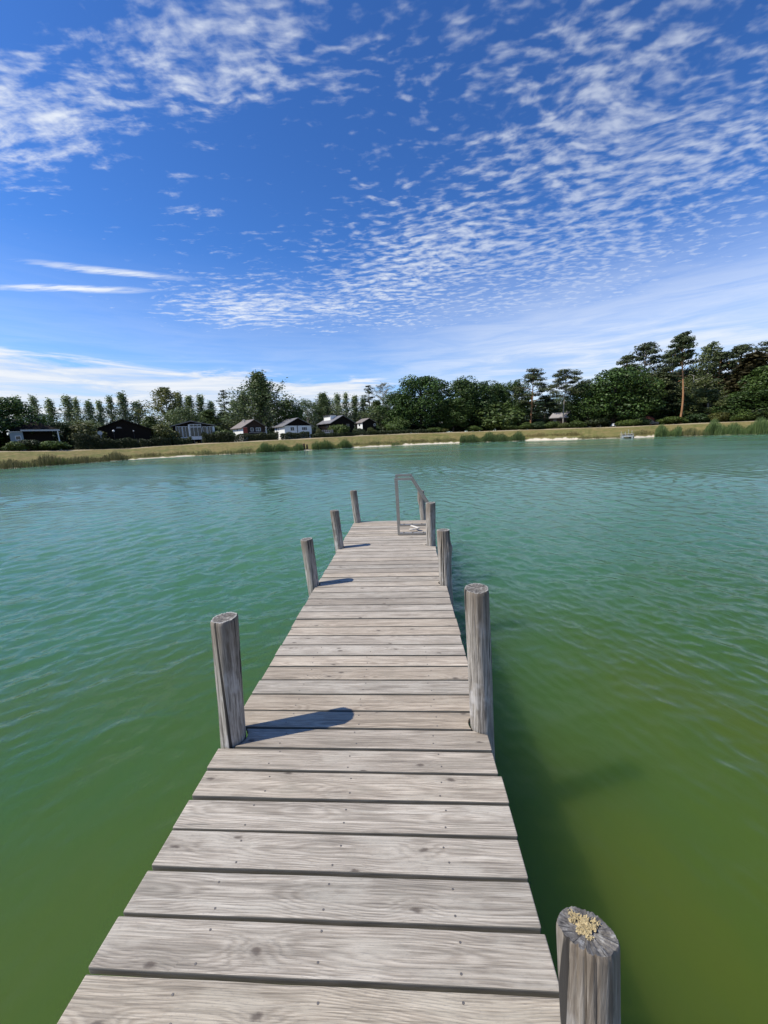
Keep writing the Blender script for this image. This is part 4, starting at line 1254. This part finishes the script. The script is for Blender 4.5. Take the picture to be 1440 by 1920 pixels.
# 2 black gabled cottage
h = House('lakeside_cottage', 'wide black timber cottage with a shallow dark gable', 233, 6, 0)
W2 = span(178, 284, h.r)
hr = height_at(233, 787, h.r) - h.o.location[2]
ro = h.gable(W2, 8, hr * 0.66, hr, M_DARKWALL, M_ROOFDARK, over=0.6)
h.box('lean_to', M_DARKWALL, W2 / 2, W2 / 2 + 1.3, 0.3, 6, -0.5, hr * 0.48)
h.window(-3.2, -2.2, 0.9, 1.9, at=0.0, frame=M_DARKWALL, mull=1)
h.window(1.8, 2.8, 0.9, 1.9, at=0.0, frame=M_DARKWALL, mull=1)
MB().slab([(-1.4, -0.02, hr * .70), (-0.2, -0.02, hr * .70), (-0.5, -0.02, hr * .75), (-1.2, -0.02, hr * .75)], (0, -0.06, 0)).build('plaque', M_GREYWOOD, h.o)

# 3 veranda cottage
h = House('lakeside_cottage', 'gabled cottage with a white-framed glazed veranda on stilts', 365, 5, 0)
W3 = span(326, 404, h.r)
hr = height_at(357, 790, h.r) - h.o.location[2]
base = 1.15
ro = h.gable(W3, 7, hr * 0.80, hr, M_DARKWALL, M_ROOFDARK, over=0.4, fascia=M_GREYWOOD, z0=base, shift=-0.6)
W_ = W3
def X(u): return span(365, u, h.r)
h.box('veranda_panel', M_TRIM, X(331), X(355), -0.10, -0.02, base, base + 0.55)
h.box('bay_panel', M_TRIM, X(357.5), X(379), -0.42, -0.02, base - 0.08, base + 0.68)
h.box('corner_post', M_WHITE, X(355), X(357), -0.46, -0.20, base - 0.1, hr * 0.86)
h.window(X(331), X(343), base + 0.56, hr * 0.78, at=-0.02, mull=1)
h.window(X(343.5), X(355), base + 0.56, hr * 0.78, at=-0.02, mull=1)
h.window(X(357.5), X(379), base + 0.69, hr * 0.74, at=-0.36, mull=2)
h.window(X(357.5), X(379), hr * 0.75, hr * 0.87, at=-0.36, mull=2)
h.window(X(381), X(389), base + 0.3, hr * 0.76, at=-0.02)
h.window(X(390), X(400), base + 0.3, hr * 0.76, at=-0.02, mull=1)
h.box('end_panel', M_TRIM, X(400.5), X(403.5), -0.08, -0.01, base + 0.6, hr * 0.76)
for u in (333, 348, 363, 376, 398): h.box('stilt', M_GREYWOOD, X(u) - .09, X(u) + .09, 0.05, 0.25, -0.5, base)

# 4 red door cottage
h = House('lakeside_cottage', 'white cottage with a red door, dark veranda and brown-grey roof', 478, 7, 24)
hr = height_at(482, 787, h.r) - h.o.location[2]
hw = hr * 0.66
fl = height_at(482, 813, h.r) - h.o.location[2]
W4, L4 = 6.9, 7.4
ro = h.gable(W4, L4, hw, hr, M_WHITE, M_ROOFBROWN, gable=M_BROWNWALL, over=0.55)
h.box('chimney', M_STONE, -1.3, -1.0, 3.6, 3.9, hr - 0.6, hr + 0.35, parent=ro)
h.box('vent_pipe', M_STONE, -1.0, -0.85, 5.4, 5.55, hr - 0.6, hr + 0.3, parent=ro)
h.box('veranda_back', M_BROWNWALL, -W4 / 2 + 1.35, W4 / 2 - 0.15, -0.06, -0.005, -0.3, hw)
h.box('door', M_RED, -W4 / 2 + 0.10, -W4 / 2 + 1.30, -0.09, -0.004, fl - 0.3, hw - 0.05)
h.window(-1.2, -0.3, fl + 0.7, hw - 0.2, at=-0.065)
h.window(0.4, 1.9, fl + 0.7, hw - 0.2, at=-0.065, mull=1)
h.box('veranda_rail', M_GREYWOOD, -W4 / 2 + 1.4, W4 / 2, -0.95, -0.87, fl + 0.15, fl + 0.42)
h.box('veranda_floor', M_GREYWOOD, -W4 / 2 + 1.3, W4 / 2, -1.0, -0.09, fl - 0.35, fl - 0.2)
h.box('porch_post', M_TRIM, W4 / 2 - 0.3, W4 / 2 - 0.15, -0.99, -0.84, fl - 0.2, hw)
h.window(3.5, 4.2, hw - 1.1, hw - 0.4, side='left', at=-W4 / 2)
h.o.location[2] += 0.0

# 5 white two-window cottage
h = House('lakeside_cottage', 'white cottage with two dark windows under a dark shallow gable', 560, 7, 24)
hr = height_at(560, 784, h.r) - h.o.location[2]
hw = hr * 0.64
fl = height_at(560, 812, h.r) - h.o.location[2]
W5, L5 = 8.9, 8.2
ro = h.gable(W5, L5, hw, hr, M_WHITE, M_ROOFGREY, gable=M_DARKWALL, over=0.6)
h.window(-2.6, -1.3, hw - 1.55, hw - 0.35, at=0.0, mull=1)
h.window(1.2, 3.0, hw - 1.45, hw - 0.4, at=0.0, mull=2)
h.box('downpipe', M_DARKWALL, -0.35, -0.2, -0.12, -0.004, fl - 0.3, hw)
h.box('corner_board', M_TRIM, W5 / 2 - 0.35, W5 / 2 + 0.03, -0.05, -0.004, fl - 0.3, hw)
h.window(4.6, 5.3, hw - 1.3, hw - 0.45, side='left', at=-W5 / 2)
h.box('gutter', M_DARKWALL, -W5 / 2 - 0.12, -W5 / 2 - 0.004, 6.3, 6.45, fl - 0.3, hw)

# 6 cottage with a strip of roof lights
h = House('lakeside_cottage', 'black cottage with a white strip of small roof-light windows and a grey roof', 644, 8, 30)
hr = height_at(650, 779, h.r) - h.o.location[2]
hw = hr * 0.66
fl = height_at(650, 812, h.r) - h.o.location[2]
W6, L6 = 9.0, 9.5
ro = h.gable(W6, L6, hw, hr, M_DARKWALL, M_ROOFGREY, over=0.5)
dz = hr - (hr - hw) * 0.42
dm = h.box('roof_light', M_WHITE, -W6 / 2 * 0.62, -0.5, 3.4, 8.2, dz - 0.5, hr + 0.42, parent=ro)
rl = MB()
for k in range(6): rl.box(-W6 / 2 * 0.62 - 0.03, -W6 / 2 * 0.62 + 0.05, 3.7 + k * 0.75, 4.15 + k * 0.75, hr - 0.28, hr + 0.22)
rl.build('roof_light_panes', M_GLASS, ro)
h.box('roof_light_cover', M_ROOFDARK, -W6 / 2 * 0.70, -0.3, 3.1, 8.5, hr + 0.422, hr + 0.56, parent=ro)
h.window(1.2, 2.6, hw - 1.5, hw - 0.3, at=0.0, frame=M_BROWNWALL, mull=1)
h.window(2.0, 4.2, hw - 1.6, hw - 0.4, side='left', at=-W6 / 2, frame=M_BROWNWALL, mull=2)

# patio in front of it
a, r, p = place(608, 3.6)
zf = height_at(608, 810.5, r)
fo = empty('patio_fence', (p[0], p[1], zf), -a)
tag(fo, 'low grey plank fence round the patio of the roof-light cottage', 'fence')
mb = MB()
for k in range(9): mb.box(-2.6 + k * 0.62, -2.6 + k * 0.62 + 0.5, 0, 0.05, -1.2, 0.72)
mb.build('boards', M_GREYWOOD, fo)
mb = MB()
for x in (-2.6, 0, 2.7): mb.box(x, x + 0.1, 0.055, 0.15, -1.5, 0.8)
mb.build('fence_posts', M_GREYWOOD, fo)
a, r, p = place(611, 2.6)
bn_ = empty('garden_bench', (p[0], p[1], height_at(611, 812.5, r)), -a)
tag(bn_, 'long white bench on the patio of the roof-light cottage', 'bench')
MB().box(-1.3, 1.3, -0.2, 0.2, 0.18, 0.27).build('seat', M_WHITE, bn_)
for x in (-1.15, 1.15): MB().box(x - 0.05, x + 0.05, -0.17, 0.17, -0.9, 0.178).build('leg', M_WHITE, bn_)

# 7 small white cottage
h = House('lakeside_cottage', 'small white-ended cottage with a brown-grey roof next to the dark trees', 693, 10, 32)
hr = height_at(708, 784, h.r) - h.o.location[2]
hw = height_at(690, 792, h.r) - h.o.location[2]
W7, L7 = 5.6, 4.6
ro = h.gable(W7, L7, hw, hr, M_WHITE, M_ROOFBROWN, gable=M_DARKWALL, over=0.35)
h.box('front_cladding', M_DARKWALL, -W7 / 2 + 0.05, W7 / 2, -0.07, -0.004, -0.5, hw)
h.window(1.6, 2.5, hw - 1.2, hw - 0.4, side='left', at=-W7 / 2, frame=M_BROWNWALL)
h.box('side_cladding', M_DARKWALL, -W7 / 2 - 0.03, -W7 / 2 - 0.004, 3.6, 4.6, -0.5, hw)
h.window(1.9, 2.6, hw - 1.3, hw - 0.4, at=-0.075)

# 8 grey roof under the pines
h = House('woodland_cottage', 'cottage under the umbrella-shaped pine with a faded grey hip roof', 1046, 9, 0)
zr, ze = height_at(1046, 775, h.r) - h.o.location[2], height_at(1046, 783, h.r) - h.o.location[2]
wd = span(1025, 1062, h.r)
mb = MB()
mb.add([(-wd / 2, 0, ze), (wd / 2, 0, ze), (wd / 2, 6, ze), (-wd / 2, 6, ze), (-wd / 2 + 1.2, 3, zr + .3), (wd / 2 - .6, 3, zr + .3)], [(0, 1, 5, 4), (1, 2, 5), (2, 3, 4, 5), (3, 0, 4), (3, 2, 1, 0)])
r8 = mb.build('roof', M_ROOFTILE, h.o)
h.box('fascia', M_GREYWOOD, -wd / 2, wd / 2, -0.06, -0.003, ze - 0.22, ze + 0.02, parent=r8)
h.box('wall', M_BROWNWALL, -wd / 2 + .5, wd / 2 - .5, 0.5, 5.5, -0.5, ze - 0.004)
h.window(-1.8, -0.6, ze - 1.5, ze - 0.5, at=0.5, frame=M_BROWNWALL)
h = House('woodland_cottage', 'second faded roof half hidden behind the broad green tree', 1070, 16, 25)
zr, ze = height_at(1070, 769, h.r) - h.o.location[2], height_at(1070, 776, h.r) - h.o.location[2]
h.gable(3.2, 6, ze, zr, M_BROWNWALL, M_ROOFTILE, over=0.4)
h.window(-0.6, 0.6, ze - 1.4, ze - 0.4, at=0.0, frame=M_BROWNWALL)

# 9 red-brown hut behind the parked car
h = House('garden_hut', 'red-brown timber hut in the shade behind the parked dark car', 1212, 8, 10, cat='hut')
ro = h.gable(3.6, 3.5, 2.2, 3.1, simple('red_timber', (0.20, 0.055, 0.030), 0.8, 0.2, 5), M_ROOFDARK, over=0.3)
h.box('door', M_BROWNWALL, -0.5, 0.4, -0.06, -0.003, 0.0, 1.9)

# ------------------------------------------------------------------ small things on the bank
def ground_spot(u, v):
    """where the sight line through a spot of the bank meets the ground"""
    a = azimuth(u, v)
    lo, hi = shore_r(a) - 2, shore_r(a) + BANK + 6
    for r in np.linspace(lo, hi, 400):
        if EYE[2] + r * rise(u, v) <= ground_z(a, r): break
    return a, r, Vector((*polar(a, r), ground_z(a, r)))

a, r, p = place(188, 3.0)
z = height_at(188, 812, r)
o = empty('satellite_dish', p, -a)
tag(o, 'grey satellite dish on a pole at the left of the black gabled cottage', 'satellite dish')
MB().tube([(0.1, 0, -0.2), (0.05, 0, z - p[2] - 0.1)], 0.04, 6).build('pole', M_DISH, o)
mb = MB(); n = 14
vs = [(0, 0.14, z - p[2])]
for rr, dy in ((0.25, 0.10), (0.46, 0.0)):
    for k in range(n): vs.append((rr * math.cos(k * 6.283 / n), dy, z - p[2] + rr * math.sin(k * 6.283 / n)))
vs += [(x, y + 0.03, zz) for x, y, zz in vs]
fs = [(0, 1 + k, 1 + (k + 1) % n) for k in range(n)] + [(1 + k, 1 + n + k, 1 + n + (k + 1) % n, 1 + (k + 1) % n) for k in range(n)]
q = 1 + 2 * n
fs += [(q, q + 1 + (k + 1) % n, q + 1 + k) for k in range(n)] + [(q + 1 + k, q + 1 + (k + 1) % n, q + 1 + n + (k + 1) % n, q + 1 + n + k) for k in range(n)]
fs += [(1 + n + k, q + 1 + n + k, q + 1 + n + (k + 1) % n, 1 + n + (k + 1) % n) for k in range(n)]
mb.add(vs, fs).build('dish', M_DISH, o, True)
MB().tube([(0, 0.05, z - p[2] - 0.4), (0, -0.45, z - p[2])], 0.018, 5).build('receiver_arm', M_DISH, o)

for u, v, rad, lab in ((214, 808, 0.23, 'garden lamp with a bright white globe before the black gabled cottage'), (251.5, 808, 0.15, 'smaller dull globe lamp before the right half of the black gabled cottage')):
    a, r, p = place(u, 3.4)
    z = height_at(u, v, r)
    o = empty('garden_lamp', p, -a)
    tag(o, lab, 'lamp', 'globe lamps before the black cottage')
    MB().tube([(0, 0, -0.2), (0, 0, z - p[2] - rad * 0.9)], 0.035, 6).build('pole', M_BOATDARK, o)
    MB().sphere((0, 0, z - p[2]), rad, 12, 9).build('globe', M_GLOBE if rad > 0.2 else M_DISH, o, True)

a, r, p = ground_spot(256.5, 836.5)
o = empty('stone_step', p, -a)
tag(o, 'pale stone steps in the gap between two hedges', 'steps')
MB().box(-0.35, 0.35, 0, 0.5, -0.3, 0.20).box(-0.3, 0.3, 0.5, 0.95, -0.3, 0.42).build('stone', M_STONE, o)

for u, rad, hh, lab in ((570.5, 0.26, 1.45, 'left one of two dark wooden stumps on the shore sand'), (576, 0.22, 1.25, 'right one of two dark wooden stumps on the shore sand')):
    a, r, p = ground_spot(u, 843)
    o = empty('wooden_stump', p, -a)
    tag(o, lab, 'stump', 'dark stumps on the shore')
    mb = MB().tube([(0, 0, -0.3), (0.02, 0, hh * .5), (0.0, 0.02, hh)], [rad * 1.1, rad, rad * .92], 12)
    mb.build('stump_wood', M_BROWNWALL, o, True)
    MB().tube([(0, 0.02, hh + 0.001), (0, 0.02, hh + 0.03)], [rad * .9, rad * .84], 12).build('cut_top', M_BEAM, o)

a, r, p = ground_spot(1149, 799)
o = empty('garden_lounger', (p[0], p[1], p[2]), -a)
tag(o, 'white garden lounger in the shade left of the pontoon boat', 'lounger')
MB().box(-0.8, 0.8, -0.3, 0.3, 0.30, 0.40).build('seat', M_WHITE, o)
MB().slab([(-0.35, 0.25, 0.41), (0.45, 0.25, 0.41), (0.45, 0.42, 1.05), (-0.35, 0.42, 1.05)], (0, 0.06, 0)).build('backrest', M_WHITE, o)
for x in (-0.7, 0.7):
    for y in (-0.25, 0.25): MB().box(x - .04, x + .04, y - .04, y + .04, -0.1, 0.298).build('leg', M_WHITE, o)

# parked car
a, r, p = place(1217, 3.2)
o = empty('parked_car', p, -a + R(18))
tag(o, 'dark car parked nose to the lake in the shade under the trees', 'car')
side = [(-2.05, 0.35), (2.05, 0.35), (2.1, 0.75), (1.9, 0.98), (0.95, 1.02), (0.35, 1.46), (-1.3, 1.48), (-2.0, 1.0), (-2.1, 0.7)]
MB().slab([(x, -0.82, z) for x, z in side], (0, 1.64, 0)).build('body', M_CARDARK, o)
MB().box(-1.25, 0.30, -0.78, 0.78, 1.481, 1.53).build('roof_panel', M_DISH, o)
for sy in (-0.825, 0.822):
    MB().slab([(-1.75, sy, 1.0), (0.80, sy, 1.04), (0.32, sy, 1.42), (-1.28, sy, 1.43)], (0, 0.003 if sy > 0 else -0.003, 0)).build('side_window', M_GLASS, o)
MB().slab([(0.93, -0.7, 1.06), (0.93, 0.7, 1.06), (0.42, 0.62, 1.44), (0.42, -0.62, 1.44)], (0.02, 0, 0.03)).build('windscreen', M_GLASS, o)
for x in (-1.3, 1.3):
    for y in (-0.78, 0.78): MB().tube([(x, y - 0.1, 0.32), (x, y + 0.1, 0.32)], 0.32, 14).build('wheel', M_RUBBER, o)
for y in (-0.55, 0.55): MB().box(2.04, 2.12, y - 0.16, y + 0.16, 0.68, 0.80).build('headlight', M_GLOBE, o)

# pontoon boat drawn up on the shore
M_BOATWHITE = simple('dull_white_boat', (0.42, 0.42, 0.41), 0.6, 0.2, 4)
a = azimuth(1175, 821)
r = shore_r(a) - 1.2
p = Vector((*polar(a, r), 0.0))
o = empty('pontoon_boat', p, -a + R(10))
o.scale = (0.9, 0.9, 0.9)
tag(o, 'small white pontoon boat with railings and upright poles drawn up at the shore', 'boat')
for sx in (-1.15, 1.15):
    MB().tube([(sx, -1.5, 0.20), (sx, -1.3, 0.16), (sx, 2.2, 0.16), (sx, 2.7, 0.30)], [0.12, 0.24, 0.24, 0.10], 12).build('float', M_BOATWHITE, o, True)
MB().box(-1.45, 1.45, -1.4, 2.3, 0.40, 0.50).build('deck', M_BOATWHITE, o)
rail = MB()
for z in (0.95, 1.32):
    rail.bar((-1.42, -1.37, z), (1.42, -1.37, z), 0.06, 0.06); rail.bar((-1.42, -1.34, z), (-1.42, 2.2, z), 0.06, 0.06); rail.bar((1.42, -1.34, z), (1.42, 2.2, z), 0.06, 0.06)
rail.box(-1.40, 1.40, -1.45, -1.405, 0.45, 0.78)
rail.build('railing', M_BOATWHITE, o)
for x in (-1.42, -0.5, 0.55, 1.42): MB().box(x - .04, x + .04, -1.33, -1.26, 0.50, 1.30).build('railing_post', M_BOATWHITE, o)
for x, hh in ((-1.38, 2.0), (0.45, 2.55), (1.30, 2.25), (-0.35, 1.9)): MB().tube([(x, 0.6, 0.5), (x, 0.6, hh)], 0.045, 6).build('pole', M_BOATWHITE, o)
MB().box(-1.2, -0.1, -0.9, -0.3, 0.50, 1.10).build('seat', M_BOATDARK, o)
MB().box(0.25, 1.2, -0.7, 0.2, 0.50, 1.15).build('console', M_BOATDARK, o)
MB().box(-0.6, 0.3, -1.25, -1.0, 0.50, 0.86).build('locker', M_BOATWHITE, o)
MB().box(1.50, 1.9, 0.2, 0.75, 0.05, 0.70).build('motor', M_BOATDARK, o)

# ------------------------------------------------------------------ reeds and grass
def reeds(u0, u1, hpx, dens, depth, dry, label, inset=-0.6):
    a0, a1 = azimuth(u0, 830), azimuth(u1, 830)
    r = shore_r((a0 + a1) / 2)
    L_ = (a1 - a0) * r
    n = int(L_ * depth * dens * 2.6)
    aa = rng.uniform(a0, a1, n)
    clump = 0.62 + 0.38 * np.sin(aa * r * 1.1 + u0) * np.sin(aa * r * 0.37 + 2)
    edge = np.minimum(1, np.minimum(aa - a0, a1 - aa) * r / 1.5) * 0.5 + 0.5
    o_ = inset + rng.random(n) ** 1.3 * depth
    rr = np.array([shore_r(x) for x in aa]) + o_
    z = np.array([max(-0.1, ground_z(x, y)) for x, y in zip(aa, rr)])
    hm = hpx * r / F
    hgt = hm * rng.uniform(0.55, 1.05, n) * clump * edge
    x, y = rr * np.sin(aa), rr * np.cos(aa)
    lean = rng.normal(0, 0.10, (n, 2)) + np.array([0.06, 0.0])
    cen = np.stack([x, y, z + hgt / 2], 1)
    v = np.stack([lean[:, 0] * hgt / 2, lean[:, 1] * hgt / 2, hgt / 2], 1)
    th = rng.uniform(0, math.pi, n)
    w = rng.uniform(0.010, 0.028, n)
    u = np.stack([np.cos(th) * w, np.sin(th) * w, np.zeros(n)], 1)
    o = link('reeds', quads_mesh('reeds', cen, u, v, M_REEDDRY if dry else M_REED))
    tag(o, label, 'reeds', None, 'stuff')

reeds(-30, 236, 13, 20, 3.5, True, 'brownish reed belt at the left shore')
reeds(30, 140, 12, 12, 2.2, False, 'green reeds standing among the brownish belt at the left')
reeds(362, 482, 9, 12, 2.5, True, 'low thin reeds between sand strip and tall green reeds')
reeds(478, 569, 17, 26, 3.0, False, 'green reed bed left of the two stumps')
reeds(584, 660, 18, 26, 3.2, False, 'green reed bed right of the two stumps')
reeds(734, 756, 8, 14, 2.0, False, 'short reed tuft between two sand strips')
reeds(862, 984, 16, 28, 4.0, False, 'tall reed bed before the two massive dark oaks')
reeds(1082, 1163, 6, 12, 2.0, True, 'thin straw-coloured reeds left of the pontoon boat')
reeds(1226, 1276, 21, 34, 4.5, False, 'tall dense reed clump right of the pontoon boat')
reeds(1272, 1330, 14, 18, 4.0, True, 'straw-coloured reeds below the orange trunk')
reeds(1316, 1480, 20, 28, 4.5, False, 'long green reed bed at the right shore')

for u0, u1, h_, ins, lab in ((236, 362, 5, 1.6, 'low grass fringe behind the left sand strip'), (655, 762, 5, 1.8, 'low grass fringe between the reed bed and the sand strips'),
                             (760, 866, 6, 2.0, 'low grass fringe behind the central sand strip'), (984, 1092, 6, 4.0, 'low grass fringe behind the widest sand patch'),
                             (1185, 1230, 6, 3.0, 'low grass fringe right of the pontoon boat')):
    reeds(u0, u1, h_, 13, 2.6, True, lab, ins)
